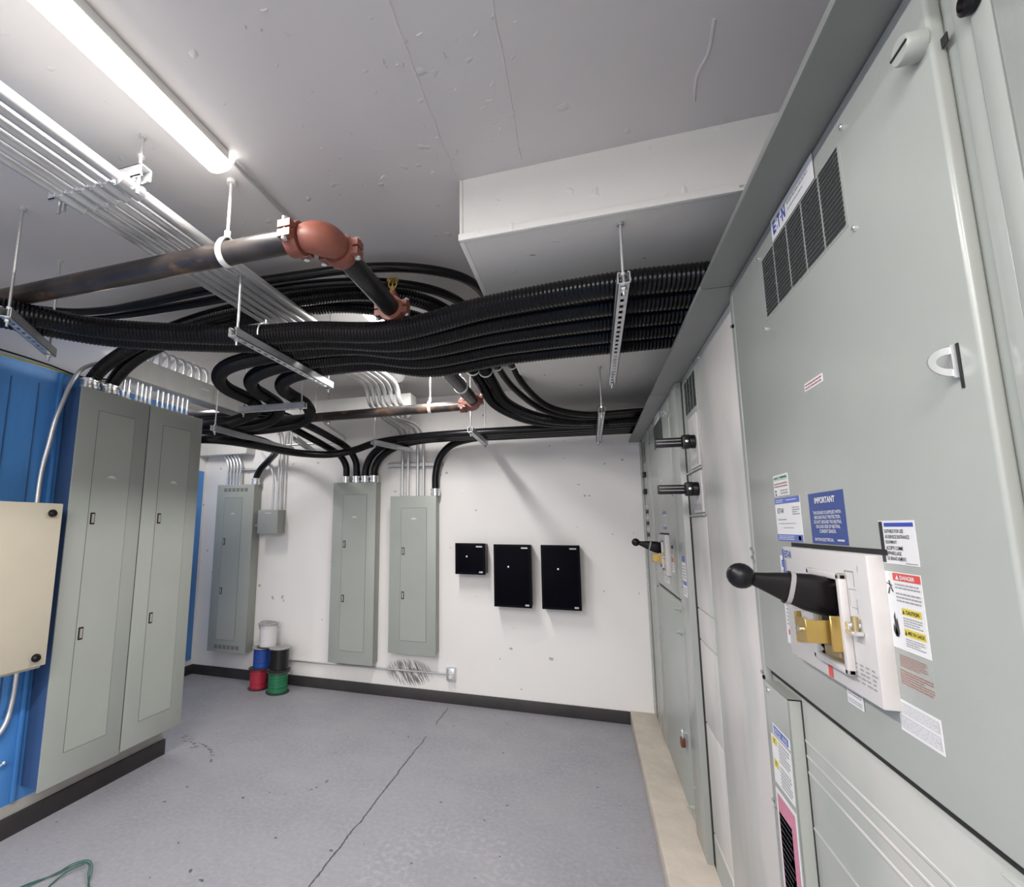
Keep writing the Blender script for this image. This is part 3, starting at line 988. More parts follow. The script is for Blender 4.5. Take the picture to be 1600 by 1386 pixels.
# post between the two, belonging to the far section's row
t = thing('switchgear_post', (.6, 2.77, .108), 'pale vertical switchgear post with a blue-banded label, between far door and flat handles', 'post')
b = MB().box(FX, 2.664, .108, 1.2, 2.886, 2.335, GREY, .003)
for z in (1.33, 1.3, 2.2, .34):
    screw(b, FX, 2.84, z, .007, GREYD)
b.build('column', t)
sticker('paper_label', t, gface(2.79, 1.46), .1, .2, [('r', 0, 0, 1, .16, LBLUE), ('r', 0, .62, 1, .72, LBLUE), ('l', .1, .22, .9, .58, 5, INKG), ('l', .1, .76, .9, .96, 3, INKG)])
t = thing('switchgear_section', (.85, 4.2, .108), 'narrow last switchgear section against the back wall', 'switchgear')
MB().box(.463, 3.86, .108, 1.25, 4.535, 2.335, GREYD).build('cabinet', t)
b = MB().box(FX, 3.875, .125, .466, 4.10, 2.33, GREY, .003)
b.build('front_panel', t)
b = MB().box(FX + .004, 4.11, .125, .466, 4.33, 2.33, GREYL, .003)
fc = Face((FX + .004, 4.3, 2.28), DU, DN)
for r in range(14):
    rect(b, fc, .02, r * .012, .17, r * .012 + .006, SEAM, .001)
b.build('breaker_panel', t)
for i, z in enumerate((2.02, 1.885)):
    b = MB().box(FX - .02, 4.17, z - .02, FX + .006, 4.26, z + .02, BLACK, .004)
    b.build('handle', t)
b = MB()
for r in range(4):
    for q in range(2):
        b.box(FX - .003, 4.15 + q * .08, 1.44 + r * .09, FX + .005, 4.18 + q * .08, 1.47 + r * .09, BLACK, .002)
    b.box(FX - .001, 4.13, 1.485 + r * .09, FX + .005, 4.3, 1.51 + r * .09, WHITE, .001, 1)
b.build('breaker_toggles', t)
b = MB().box(FX + .006, 4.345, .125, .466, 4.385, 2.32, SEAM)
b.build('side_gap', t)
b = MB().box(FX, 4.39, .125, .466, 4.53, 2.33, GREY, .003)
b.build('filler_strip', t)
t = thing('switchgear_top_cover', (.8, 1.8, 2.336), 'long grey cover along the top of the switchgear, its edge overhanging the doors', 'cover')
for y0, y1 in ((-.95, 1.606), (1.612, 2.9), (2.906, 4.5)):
    b = MB().box(.36, y0, 2.336, 1.25, y1, 2.354, COVER_SHADED, .003)
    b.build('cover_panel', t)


# ------------------------------------------------------------------ left: plywood, panels, wireway
BX = -2.945
b = MB().box(BX - .02, -2.0, .16, BX, 2.935, 2.495, BLUE)
for y in (1.86, 1.6, 1.2, 1.72):
    b.box(BX, y, .17, BX + .004, y + .004, 2.4, BLUED)
b.box(BX, 1.962, .17, BX + .02, 1.982, 2.49, BLUE, .003)
tag(b.build('plywood_board'), 'big blue-painted plywood board behind the tall grey panels at left', 'board')
b = MB().box(XL + .001, 3.3, .16, XL + .02, 4.49, 2.22, BLUE, .002)
tag(b.build('plywood_board'), 'blue-painted board on the left wall in the far corner', 'board')


def panelboard(label, x0, x1, y0, y1, z0, z1, facing, latch_z, door, vents=False, boxmat=None, nameplate=True):
    """grey panelboard: back box, cover, door outline, two latches.  facing 'x': front looks +X, 'y': front looks -Y"""
    c = ((x0 + x1) / 2, (y0 + y1) / 2, z0)
    t = thing('panelboard', c, label, 'electrical panel')
    if facing == 'x':
        U, N = (0, 1, 0), (1, 0, 0)
        fc = Face((x1, y0, z1), U, N)
        wd = y1 - y0
        MB().box(x0, y0 + .012, z0 + .012, x1 - .006, y1 - .012, z1 - .004, boxmat or GREYD, .002).build('back_box', t)
        MB().box(x1 - .008, y0, z0, x1, y1, z1, GREYL, .002).build('cover', t)
    else:
        U, N = (1, 0, 0), (0, -1, 0)
        fc = Face((x0, y0, z1), U, N)
        wd = x1 - x0
        MB().box(x0 + .01, y0 + .006, z0 + .01, x1 - .01, y1, z1 - .003, boxmat or GREYD, .002).build('back_box', t)
        MB().box(x0, y0, z0, x1, y0 + .008, z1, GREYL, .002).build('cover', t)
    H = z1 - z0
    du0, dv0, du1, dv1 = door
    mb = MB()
    rect(mb, fc, du0, dv0, du1, dv1, GREYL, .0005, .002)
    g = .0028
    for a in ((du0, dv0 - g, du1, dv0), (du0, dv1, du1, dv1 + g), (du0 - g, dv0, du0, dv1), (du1, dv0, du1 + g, dv1)):
        rect(mb, fc, *a, SEAML, .0004, .0008)
    d = mb.build('door', t)
    for lz in latch_z:
        v = z1 - lz
        mb = MB()
        u = du0 + .012
        rect(mb, fc, u, v - .034, u + .026, v + .034, BLACK, .002, .005)
        rect(mb, fc, u + .006, v - .026, u + .021, v + .026, LATCH, .005, .008)
        mb.build('latch', d)
    if nameplate:
        mb = MB()
        uc = (du0 + du1) / 2
        vv = z1 - nameplate
        mb.add([fc.p(uc + math.cos(a) * .024, vv - math.sin(a) * .012, .0026) for a in [math.pi * i / 8 for i in range(9)]], [tuple(range(9))], PAPER)
        rect(mb, fc, uc - .034, vv + .001, uc + .034, vv + .006, PAPERG, .0024, .0026)
        mb.build('nameplate', d)
    if vents:
        mb = MB()
        for vz in (.06, H - .05):
            for i in range(6):
                u = .09 + i * .054
                for r in range(4):
                    rect(mb, fc, u, vz - .02 + r * .01, u + .042, vz - .014 + r * .01, SEAML, .0006)
        mb.build('vent_slots', t)
    return t


panelboard('nearer of the two tall grey panels at left, left of the seam', -2.944, -2.8, 2.0, 2.466, .215, 2.412, 'x', (1.642, .99), (.118, .125, .362, 2.045), boxmat=BLUED, nameplate=1.891)
panelboard('farther of the two tall grey panels at left, right of the seam', -2.944, -2.8, 2.474, 2.94, .222, 2.412, 'x', (1.65, .996), (.112, .12, .36, 2.05), boxmat=BLUED, nameplate=1.9)
panelboard('grey back-wall panel with vent slots, beside the small grey box', -3.918, -3.434, 4.4, 4.539, .293, 2.05, 'y', (1.435, .915), (.108, .146, .34, 1.632), vents=True, nameplate=1.73)
panelboard('tallest grey back-wall panel, fed by four black cables', -2.474, -2.0, 4.4, 4.539, .296, 2.04, 'y', (1.427, .903), (.117, .124, .376, 1.624), nameplate=1.69)
panelboard('grey back-wall panel above the black wall scuff', -1.845, -1.377, 4.4, 4.539, .432, 1.894, 'y', (1.37, .96), (.117, .117, .374, 1.342), nameplate=1.673)

# cream control cabinet
t = thing('control_cabinet', (-2.83, 1.5, .885), 'cream control cabinet cut off by the left edge of the picture', 'cabinet')
MB().box(BX + .03, 1.08, .872, -2.735, 1.9, 1.712, CREAM, .004).build('back_box', t)
b = MB().box(BX + .006, 1.2, 1.0, BX + .03, 1.3, 1.6, GALV)
b.box(BX + .006, 1.72, 1.0, BX + .03, 1.8, 1.6, GALV)
b.build('mounting_bracket', t)
d = MB().box(-2.737, 1.07, .885, -2.72, 1.915, 1.717, CREAM, .005).build('door', t)
for z in (1.664, .931):
    MB().lathe((-2.72, 1.86, z), (1, 0, 0), [(.02, 0), (.02, .012), (.015, .018), (.012, .024), (0, .025)], BLACK, 18).build('latch_knob', d)

# long wireway above the panels, its nipples and its flexible conduits
t = thing('wireway', (-2.875, 2.9, 2.555), 'long grey wireway box above the tall left panels', 'wireway')
b = MB().box(-2.95, 2.285, 2.555, -2.8, 3.42, 2.704, TROUGH, .002)
b.box(-2.9, 2.2845, 2.565, -2.82, 2.2855, 2.69, GREYD)
b.build('trough', t)
b = MB().box(-2.801, 2.292, 2.56, -2.799, 3.41, 2.6985, TROUGH, .001, 1)
fc = Face((-2.799, 2.7, 2.65), (0, 1, 0), (1, 0, 0))
rect(b, fc, .2, 0, .28, .008, PAPER, .0005)
b.build('cover', t)
nip0 = None
ys = [2.315, 2.333, 2.351, 2.395, 2.413, 2.431, 2.478, 2.496, 2.514] + [2.575 + i * .044 for i in range(7)]
for i, y in enumerate(ys):
    loc = (-2.865 + (0.02 if i % 2 and i < 9 else 0), y, 2.412)
    if nip0 is None:
        nip0 = thing('conduit_nipple', loc, 'bright short conduit nipples between the left panels and the wireway, in bundles of three', 'conduit', 'bundled nipples under the wireway')
        MB().cyl((loc[0], y, 2.412), (loc[0], y, 2.555), .0085, ZINC, 12).build('pipe', nip0)
        for z in (2.414, 2.528):
            MB().cyl((loc[0], y, z), (loc[0], y, z + .025), .0115, ZINC, 12).build('connector', nip0)
    elif i < 9:
        dup(nip0, loc)
    else:
        o = dup(nip0, loc, 'bright short conduit nipple standing alone, %s of the row of seven under the wireway' % ['first', 'second', 'third', 'fourth', 'fifth', 'sixth', 'last'][i - 9], 'single nipples under the wireway')
for i in range(9):
    y = 2.40 + i * .075
    c = MB()
    k = .0 if i > 1 else (.05 if i == 0 else -.03)
    c.tube([(-2.84, y, 2.704), (-2.84, y + k * .5, 2.78), (-2.87, y + k, 2.83), (-2.925, y + k, 2.845), (-2.985, y + k * .5, 2.82), (-3.01, y, 2.76), (-3.015, y, 2.62)], .012, EMT, 10, pitch=.014, amp=.002)
    o = c.build('flexible_conduit')
    tag(o, 'grey flexible conduit arching over the wireway, %s from its near end' % ['first', 'second', 'third', 'fourth', 'fifth', 'sixth', 'seventh', 'eighth', 'ninth'][i], 'conduit', 'flexible conduits over the wireway')
b = MB().tube([(-2.87, 2.285, 2.615), (-2.87, 2.2, 2.612), (-2.87, 2.12, 2.59), (-2.87, 2.04, 2.53), (-2.87, 1.99, 2.44), (-2.87, 1.955, 2.32), (-2.88, 1.93, 2.2), (-2.9, 1.922, 2.05), (-2.925, 1.918, 1.9), (-2.93, 1.918, 1.5), (-2.93, 1.918, .82), (-2.93, 1.91, .66), (-2.92, 1.88, .57), (-2.92, 1.82, .51), (-2.92, 1.7, .46), (-2.92, 1.45, .42)], .0125, EMT, 14)
tag(b.build('bent_conduit'), 'bent grey conduit running from wireway down behind the cream cabinet', 'conduit')
for i, (dz, dy, m, lb) in enumerate(((0, 0, YELW, 'thin yellow-green wire lying along the top of the blue board'), (.016, .02, BLACK, 'thin black wire lying along the top of the blue board'))):
    b = MB().tube([(-2.955, .9, 2.52 + dz), (-2.952, 1.4, 2.507 + dz), (-2.95, 1.7, 2.503 + dz * 1.4), (-2.952, 1.9, 2.506 + dz), (-2.95, 2.1, 2.50 + dz * .5), (-2.94, 2.25, 2.52 + dz)], .005, m, 8)
    tag(b.build('loose_wire'), lb, 'wire')
b = MB().tube([(-2.936, 1.45, .27), (-2.93, 1.7, .3), (-2.928, 1.82, .35), (-2.925, 1.9, .385)], .0045, mat('pale_wire', (.45, .55, .5), .5), 8)
b.sphere((-2.925, 1.905, .388), .011, ZINC, 10)
tag(b.build('loose_wire'), 'thin pale wire clipped low on the blue board by the floor curb', 'wire')


# ------------------------------------------------------------------ hangers
def strut(mb, p0, p1, m=GALV, w_=.041, h_=.041, slots=True, up=True):
    """slotted channel from p0 to p1 (bottom centre line); web below, open above"""
    p0, p1 = Vector(p0), Vector(p1)
    d = (p1 - p0).normalized()
    s = Vector((d.y, -d.x, 0)).normalized()
    z = Vector((0, 0, 1)) if up else Vector((0, 0, -1))
    Lg = (p1 - p0).length
    t_ = .0028

    def bx(a0, a1, s0, s1, z0, z1):
        q = [p0 + d * a + s * b_ + z * c for a in (a0, a1) for b_ in (s0, s1) for c in (z0, z1)]
        mb.add(q, [(0, 1, 3, 2), (4, 6, 7, 5), (0, 4, 5, 1), (2, 3, 7, 6), (0, 2, 6, 4), (1, 5, 7, 3)], m)
    hw = w_ / 2
    bx(0, Lg, -hw, -hw + t_, 0, h_)
    bx(0, Lg, hw - t_, hw, 0, h_)
    bx(0, Lg, -hw, -hw + .009, h_ - t_, h_)
    bx(0, Lg, hw - .009, hw, h_ - t_, h_)
    bx(0, Lg, -hw, -.007, 0, t_)
    bx(0, Lg, .007, hw, 0, t_)
    a = 0.0
    while a < Lg:
        bx(a, min(a + .022, Lg), -.0072, .0072, 0, t_)
        a += .05
    # dark inside is real: the web holes open into the channel


def trapeze(p0, p1, zc, label, group='trapeze hangers', inset=.03, rods=(1, 1), up=True, rodbot=.03):
    p0, p1 = Vector(p0), Vector(p1)
    t = thing('trapeze_hanger', (p0 + p1) / 2, label, 'hanger', group)
    mb = MB()
    strut(mb, p0, p1, up=up)
    mb.build('strut_channel', t)
    d = (p1 - p0).normalized()
    for k, q in ((0, p0 + d * inset), (1, p1 - d * inset)):
        if not rods[k]:
            continue
        r = MB().cyl((q.x, q.y, q.z - rodbot), (q.x, q.y, zc), .0055, ROD, 10).build('threaded_rod', t)
        for z in (q.z - .008, q.z + .045):
            MB().cyl((q.x, q.y, z - .005), (q.x, q.y, z + .005), .0115, ZINC, 6, smooth=False).build('hex_nut', r)
        MB().cyl((q.x, q.y, zc - .012), (q.x, q.y, zc), .012, GALV, 12).build('ceiling_anchor', r)
    return t


trapeze((.145, 1.65, 2.414), (.157, 2.88, 2.414), 2.655, 'long slotted steel hanger under the cable bundle, hung from the soffit')
trapeze((-1.443, 1.645, 2.414), (-1.443, 2.49, 2.414), ZC, 'slotted steel hanger at the middle of the cable bundle, above the three looping cables')
trapeze((-2.165, 1.215, 2.414), (-2.47, 1.60, 2.414), ZC, 'slotted steel hanger at the far left end of the cable bundle')
trapeze((-2.36, 2.82, 2.405), (-1.83, 2.83, 2.405), ZC, 'short steel hanger carrying the three looping cables')
trapeze((-2.76, 3.0, 2.335), (-2.79, 4.12, 2.335), ZC, 'long steel hanger behind the tall left panels, sloping away to the back wall')
trapeze((.108, 3.25, 2.335), (.108, 4.42, 2.335), 2.655, 'steel hanger under the back cable bundle near the switchgear')
trapeze((-.86, 3.63, 2.335), (-.87, 4.3, 2.335), ZC, 'steel hanger under the back cable bundle above the black boxes')
trapeze((-1.8, 3.86, 2.322), (-1.642, 4.42, 2.322), ZC, 'steel hanger under the back cable bundle above the conduits')
trapeze((-.97, 3.21, 2.745), (-.44, 3.22, 2.745), ZC, 'short steel hanger over the four cables curving beside the soffit', inset=.02, up=False, rodbot=0)
trapeze((-1.35, 1.095, 2.775), (-1.77, 1.095, 2.775), ZC, 'steel hanger holding the conduit rack at upper left', inset=.03, up=False, rodbot=.09)
trapeze((-2.38, 3.84, 2.598), (-2.38, 4.1, 2.598), ZC, 'small steel hanger under the left of the pale suspended wireway', inset=.015)
trapeze((-1.62, 3.84, 2.598), (-1.62, 4.1, 2.598), ZC, 'small steel hanger under the right of the pale suspended wireway', inset=.015)
b = MB()
strut(b, (-2.45, 3.65, 2.35), (-2.62, 4.25, 2.32))
tag(b.build('strut_brace'), 'loose diagonal steel strut lying across the cables by the left panels', 'strut')

# ------------------------------------------------------------------ black cables
PATHS = []


def cable(pts, r, label, group, pitch=None, amp=.0042, n=14, conn=None, name='black_cable'):
    P = [(x, y, z + EYE) for x, y, z in pts]
    mb = MB().tube(P, r, CABLE, n, pitch=pitch, amp=amp, step=.018)
    PATHS.append((label, spline(P, .03), r))
    if conn is None:
        return tag(mb.build(name), label, 'cable', group)
    t = thing(name, P[-1], label, 'cable', group)
    mb.build('jacket', t)
    x, y, z = P[-1]
    MB().lathe((x, y, conn), (0, 0, 1), [(r * 1.05, 0), (r * 1.05, .008), (r * 1.34, .009), (r * 1.34, .026), (r * 1.2, .03), (r * 1.2, .05), (r * 1.38, .052), (r * 1.38, .068), (r, .074)], ZINC, 18).build('connector', t)
    return t


GM = 'cables of the main overhead bundle'
Zm = .906
lanes = []
for i in range(5):
    y = 1.86 + .157 * i
    yc = 1.90 + .135 * i
    lanes.append([(.95, y, Zm), (.45, y, Zm), (0.15, y - .02 * (1 - i / 4), Zm), (-.36, y - .006 * i, Zm - .012), (-.8, yc, Zm - (.045, .042, .04, .045, .05)[i])])
cable(lanes[0] + [(-1.23, 1.89, Zm), (-1.5, 1.85, Zm), (-1.76, 1.758, Zm), (-2.13, 1.57, Zm), (-2.27, 1.40, Zm), (-2.4, 1.17, Zm), (-2.53, .8, Zm), (-2.65, .2, Zm), (-2.7, -.5, Zm)], .049, 'ribbed black cable on the near edge of the main overhead bundle', GM, .016)
cable(lanes[1] + [(-1.2, 1.995, Zm), (-1.5, 1.955, Zm), (-1.8, 1.855, Zm), (-2.19, 1.658, Zm), (-2.36, 1.462, Zm), (-2.505, 1.212, Zm), (-2.64, .83, Zm), (-2.76, .2, Zm), (-2.81, -.5, Zm)], .049, 'second ribbed black cable from the near edge of the main overhead bundle', GM, .016)
GC = 'three cables in looping S curves'
cable(lanes[2] + [(-1.1, 2.13, Zm), (-1.38, 2.1, Zm), (-1.68, 2.12, Zm), (-1.95, 2.2, Zm), (-2.14, 2.35, Zm), (-2.26, 2.56, Zm), (-2.29, 2.75, Zm), (-2.31, 2.88, Zm), (-2.39, 3.04, Zm - .02), (-2.57, 3.13, Zm - .05), (-2.8, 3.18, Zm - .075), (-3.1, 3.2, Zm - .075), (-3.7, 3.2, Zm - .075)], .045, 'ribbed black cable of the outermost of the three loops', GC, .016)
cable(lanes[3] + [(-1.1, 2.27, Zm), (-1.35, 2.25, Zm), (-1.6, 2.26, Zm), (-1.83, 2.34, Zm), (-2.0, 2.47, Zm), (-2.1, 2.64, Zm), (-2.14, 2.82, Zm), (-2.2, 3.05, Zm - .01), (-2.36, 3.22, Zm - .05), (-2.6, 3.31, Zm - .075), (-2.9, 3.335, Zm - .075), (-3.2, 3.34, Zm - .075), (-3.7, 3.34, Zm - .075)], .045, 'ribbed black cable of the middle of the three loops', GC, .016)
cable(lanes[4] + [(-1.1, 2.4, Zm), (-1.3, 2.38, Zm), (-1.52, 2.4, Zm), (-1.7, 2.46, Zm), (-1.84, 2.57, Zm), (-1.92, 2.7, Zm), (-1.95, 2.83, Zm), (-1.97, 3.05, Zm - .01), (-2.07, 3.27, Zm - .04), (-2.28, 3.42, Zm - .06), (-2.6, 3.47, Zm - .075), (-2.9, 3.48, Zm - .075), (-3.2, 3.48, Zm - .075), (-3.7, 3.48, Zm - .075)], .045, 'ribbed black cable of the innermost of the three loops', GC, .016)
GA = 'four cables arching near the ceiling'
cable([(.95, 3.78, .85), (.35, 3.78, .85), (0, 3.77, .85), (-.25, 3.66, .9), (-.4, 3.4, 1.0), (-.46, 3.2, 1.1), (-.47, 2.8, 1.16), (-.48, 2.4, 1.22), (-.55, 2.18, 1.22), (-.74, 2.03, 1.22), (-1.0, 1.95, 1.22), (-1.3, 1.91, 1.21), (-1.8, 1.88, 1.2), (-2.3, 1.92, 1.21), (-2.6, 1.93, 1.215), (-2.85, 1.88, 1.22), (-3.05, 1.72, 1.22), (-3.2, 1.4, 1.22), (-3.3, .7, 1.22)], .023, 'thin black cable on the outside of the ceiling arch', GA)
cable([(.95, 3.85, .85), (.35, 3.85, .85), (-.05, 3.85, .85), (-.3, 3.74, .9), (-.48, 3.45, 1.0), (-.56, 3.2, 1.1), (-.58, 2.8, 1.15), (-.60, 2.46, 1.2), (-.70, 2.24, 1.2), (-.9, 2.09, 1.2), (-1.2, 2.0, 1.2), (-1.6, 1.96, 1.19), (-2.1, 1.985, 1.2), (-2.6, 2.0, 1.215), (-2.9, 1.95, 1.22), (-3.12, 1.76, 1.22), (-3.27, 1.42, 1.22), (-3.37, .7, 1.22)], .023, 'thin black cable second from the outside of the ceiling arch', GA)
cable([(.95, 3.94, .83), (.35, 3.94, .83), (-.1, 3.94, .84), (-.35, 3.87, .87), (-.57, 3.66, .95), (-.63, 3.4, 1.04), (-.645, 3.2, 1.08), (-.66, 2.8, 1.13), (-.70, 2.5, 1.18), (-.82, 2.28, 1.19), (-1.06, 2.13, 1.19), (-1.4, 2.08, 1.185), (-1.9, 2.07, 1.165), (-2.3, 2.08, 1.11), (-2.6, 2.09, 1.03), (-2.79, 2.095, .94), (-2.86, 2.095, .87), (-2.87, 2.095, .83)], .041, 'thick ribbed outer cable of the inner arch pair, dropping into the near left panel', GA, .016, conn=2.412)
cable([(.95, 4.02, .83), (.35, 4.02, .83), (-.15, 4.02, .84), (-.45, 3.95, .88), (-.67, 3.72, .965), (-.715, 3.45, 1.045), (-.735, 3.22, 1.1), (-.745, 2.85, 1.14), (-.81, 2.58, 1.165), (-.99, 2.38, 1.185), (-1.2, 2.24, 1.19), (-1.5, 2.19, 1.185), (-1.95, 2.17, 1.165), (-2.33, 2.18, 1.11), (-2.62, 2.19, 1.03), (-2.8, 2.215, .94), (-2.865, 2.225, .87), (-2.87, 2.225, .83)], .041, 'thick ribbed innermost cable of the ceiling arch, dropping into the near left panel', GA, .016, conn=2.412)
GB = 'cables of the bundle along the back wall'
cable([(.95, 4.36, .825), (0, 4.36, .825), (-.7, 4.36, .825), (-1.02, 4.37, .82), (-1.24, 4.42, .77), (-1.36, 4.46, .66), (-1.403, 4.47, .5), (-1.405, 4.47, .4), (-1.405, 4.47, .35)], .035, 'black cable from the back bundle dropping into the panel above the scuff', GB, conn=1.895)
cable([(.95, 4.28, .825), (0, 4.28, .825), (-1.1, 4.28, .825), (-1.6, 4.33, .81), (-1.85, 4.41, .76), (-2.0, 4.46, .67), (-2.05, 4.47, .58), (-2.053, 4.47, .5)], .036, 'black cable dropping into the tallest back panel, rightmost drop', GB, conn=2.04)
cable([(.95, 4.2, .825), (0, 4.2, .825), (-1.1, 4.2, .825), (-1.6, 4.24, .815), (-1.93, 4.36, .78), (-2.09, 4.44, .69), (-2.148, 4.466, .58), (-2.153, 4.47, .5)], .036, 'black cable dropping into the tallest back panel, second drop from its right', GB, conn=2.04)
cable([(.95, 4.12, .825), (0, 4.12, .825), (-1.0, 4.12, .825), (-1.5, 4.15, .82), (-1.92, 4.2, .795), (-2.2, 4.24, .735), (-2.4, 4.18, .7), (-2.58, 4.0, .69), (-2.68, 3.75, .69), (-2.73, 3.4, .69), (-2.83, 3.14, .688), (-3.05, 3.03, .685), (-3.6, 3.0, .685)], .035, 'black cable at the bottom of the back bundle sagging left past the panels', GB)
cable([(-3.7, 3.46, 1.0), (-3.1, 3.47, 1.0), (-2.8, 3.5, 1.0), (-2.62, 3.59, .995), (-2.48, 3.82, .94), (-2.38, 4.12, .865), (-2.29, 4.36, .77), (-2.257, 4.45, .66), (-2.253, 4.47, .55), (-2.253, 4.47, .5)], .034, 'black cable dropping into the tallest back panel, third drop from its right', GB, conn=2.04)
cable([(-3.7, 3.55, 1.0), (-3.1, 3.56, 1.0), (-2.86, 3.6, .995), (-2.68, 3.74, .95), (-2.56, 3.98, .865), (-2.47, 4.2, .79), (-2.4, 4.4, .71), (-2.372, 4.46, .62), (-2.369, 4.47, .55), (-2.369, 4.47, .5)], .034, 'black cable dropping into the tallest back panel, leftmost drop', GB, conn=2.04)
cable([(-3.6, 3.62, .82), (-3.15, 3.64, .82), (-2.98, 3.76, .815), (-2.95, 3.97, .8), (-3.05, 4.22, .77), (-3.25, 4.39, .71), (-3.42, 4.46, .61), (-3.47, 4.47, .53), (-3.473, 4.47, .5)], .034, 'black cable dropping into the vented back panel', GB, conn=2.05)

# cable straps over the bundle and clamps under the arch hanger
def strap(x, y, z, r, label, grp):
    mb = MB()
    mb.tube([(x, y - r * 1.08, z - r * .4), (x, y - r * 1.08, z + r * .2), (x, y - r * .75, z + r * .85), (x, y, z + r * 1.12), (x, y + r * .75, z + r * .85), (x, y + r * 1.08, z + r * .2), (x, y + r * 1.08, z - r * .4)], .004, GALV, 8, step=.008)
    mb.cyl((x, y, z + r * 1.1), (x, y, z + r * 1.1 + .02), .005, ZINC, 8)
    return tag(mb.build('cable_clamp'), label, 'clamp', grp)


strap(-1.443, 1.864, Zm + EYE, .05, 'steel clamp round the near cable beside the middle hanger', 'cable clamps')
for x, r, lb in ((-.46, .026, 'rightmost'), (-.56, .026, 'second from right'), (-.645, .043, 'third from right'), (-.735, .043, 'leftmost')):
    mb = MB()
    zc = {(-.46): 1.1, (-.56): 1.1, (-.645): 1.08, (-.735): 1.1}[x] + EYE
    q = [(x + math.cos(a) * r * 1.1, 3.21, zc + math.sin(a) * r * 1.1) for a in [math.pi * 2 * k / 16 + .4 for k in range(16)]]
    mb.tube(q + [q[0]], .005, GALV, 8, step=.01)
    mb.cyl((x, 3.21, zc + r * 1.05), (x, 3.21, 2.745), .004, ZINC, 8)
    tag(mb.build('pipe_clamp'), 'steel ring clamp under the short arch hanger, %s of four' % lb, 'clamp', 'clamps under the arch hanger')

# ------------------------------------------------------------------ conduit rack
names = ['rightmost and thickest', 'second from right', 'third from right', 'fourth from right', 'fifth from right', 'leftmost']
for i in range(6):
    r = .021 if i == 0 else .0148
    xa = -1.41 - .05 * i - (.01 if i else 0)

    def X(y):
        return xa + .004 * (y - 1.1)
    z1 = 2.715
    pts = [(X(-.9), -.9, z1), (X(.5), .5, z1), (X(2.0), 2.0, z1), (X(3.0), 3.0, z1), (X(3.3), 3.33, z1), (X(3.4), 3.41, z1 - .02), (X(3.4), 3.45, z1 - .06), (X(3.4), 3.47, z1 - .105), (X(3.4), 3.51, z1 - .137), (X(3.4), 3.6, z1 - .15)]
    xm = (-1.5, -1.545, -1.59, -1.635, -1.68, -1.725)[i]
    pts += [(X(3.4) * .4 + xm * .6, 3.78, z1 - .151), (xm, 3.9, z1 - .152)]
    if i >= 2:
        xe = (-1.532, -1.591, -1.692, -1.752)[i - 2]
        pts += [(xe, 4.2, z1 - .153), (xe, 4.36, z1 - .17), (xe, 4.45, z1 - .235), (xe, 4.475, z1 - .33), (xe, 4.478, 2.2), (xe, 4.478, 1.895)]
    else:
        pts += [(xm, 3.96, z1 - .13), (xm, 3.975, z1 - .074)]
    t = thing('conduit', (xa, 1.1, z1 - r), 'grey steel conduit of the ceiling rack, ' + names[i], 'conduit', 'parallel conduits of the ceiling rack')
    MB().tube(pts, r, EMT, 12, step=.03).build('pipe', t)
    cl = MB().cyl((X(1.07), 1.045, z1), (X(1.1), 1.13, z1), r + .006, ZINC, 14)
    cl.box(xa - .009, 1.075, z1 + r, xa + .009, 1.11, z1 + r + .02, ZINC, .002)
    cl.cyl((xa, 1.035, z1 - r - .008), (xa, 1.035, z1 - r + .006), .006, ZINC, 8)
    cl.build('coupling', t)
b = MB().cyl((-1.715, 1.095, 2.69), (-1.715, 1.095, 2.775), .006, ROD, 8)
b.cyl((-1.715, 1.095, 2.735), (-1.715, 1.095, 2.75), .012, ZINC, 6)
tag(b.build('rack_bolt'), 'bolt end hanging under the left end of the conduit rack hanger', 'bolt')

# pale suspended wireway and the one on the back wall
t = thing('suspended_wireway', (-2.1, 3.98, 2.642), 'pale square wireway hung from the ceiling near the back wall', 'wireway')
b = MB().box(-3.0, 3.9, 2.642, -1.46, 4.05, 2.772, PALE, .003)
b.build('trough', t)
b = MB().box(-1.462, 3.905, 2.646, -1.458, 4.045, 2.768, PALE, .001, 1)
b.build('end_cap', t)
t = thing('wall_wireway', (-3.87, 4.46, 2.39), 'pale wireway on the back wall above the vented panel', 'wireway')
MB().box(-4.2, 4.39, 2.39, -3.56, 4.539, 2.55, PALE, .003).build('trough', t)
MB().box(-3.561, 4.395, 2.395, -3.557, 4.535, 2.545, PALE, .001, 1).build('end_cap', t)
for i, x in enumerate((-3.853, -3.81, -3.767, -3.724, -3.681)):
    b = MB().tube([(x, 4.47, 2.05), (x, 4.47, 2.2), (x, 4.47, 2.26), (x - .02, 4.47, 2.33), (x - .055, 4.47, 2.39)], .0125, ZINC, 12)
    b.cyl((x, 4.47, 2.052), (x, 4.47, 2.075), .016, ZINC, 12)
    tag(b.build('conduit'), 'bright short conduit on top of the vented back panel, %s from its left' % ['first', 'second', 'third', 'fourth', 'fifth'][i], 'conduit', 'conduits above the vented panel')
b = MB()
strut(b, (-3.88, 4.517, 2.215), (-3.4, 4.517, 2.215), h_=.021)
tag(b.build('wall_strut'), 'small steel strut on the wall behind conduits of the vented panel', 'strut')
b = MB()
strut(b, (-1.92, 4.515, 2.19), (-1.345, 4.515, 2.19))
tag(b.build('wall_strut'), 'dark horizontal steel strut on the wall behind the four conduits', 'strut')

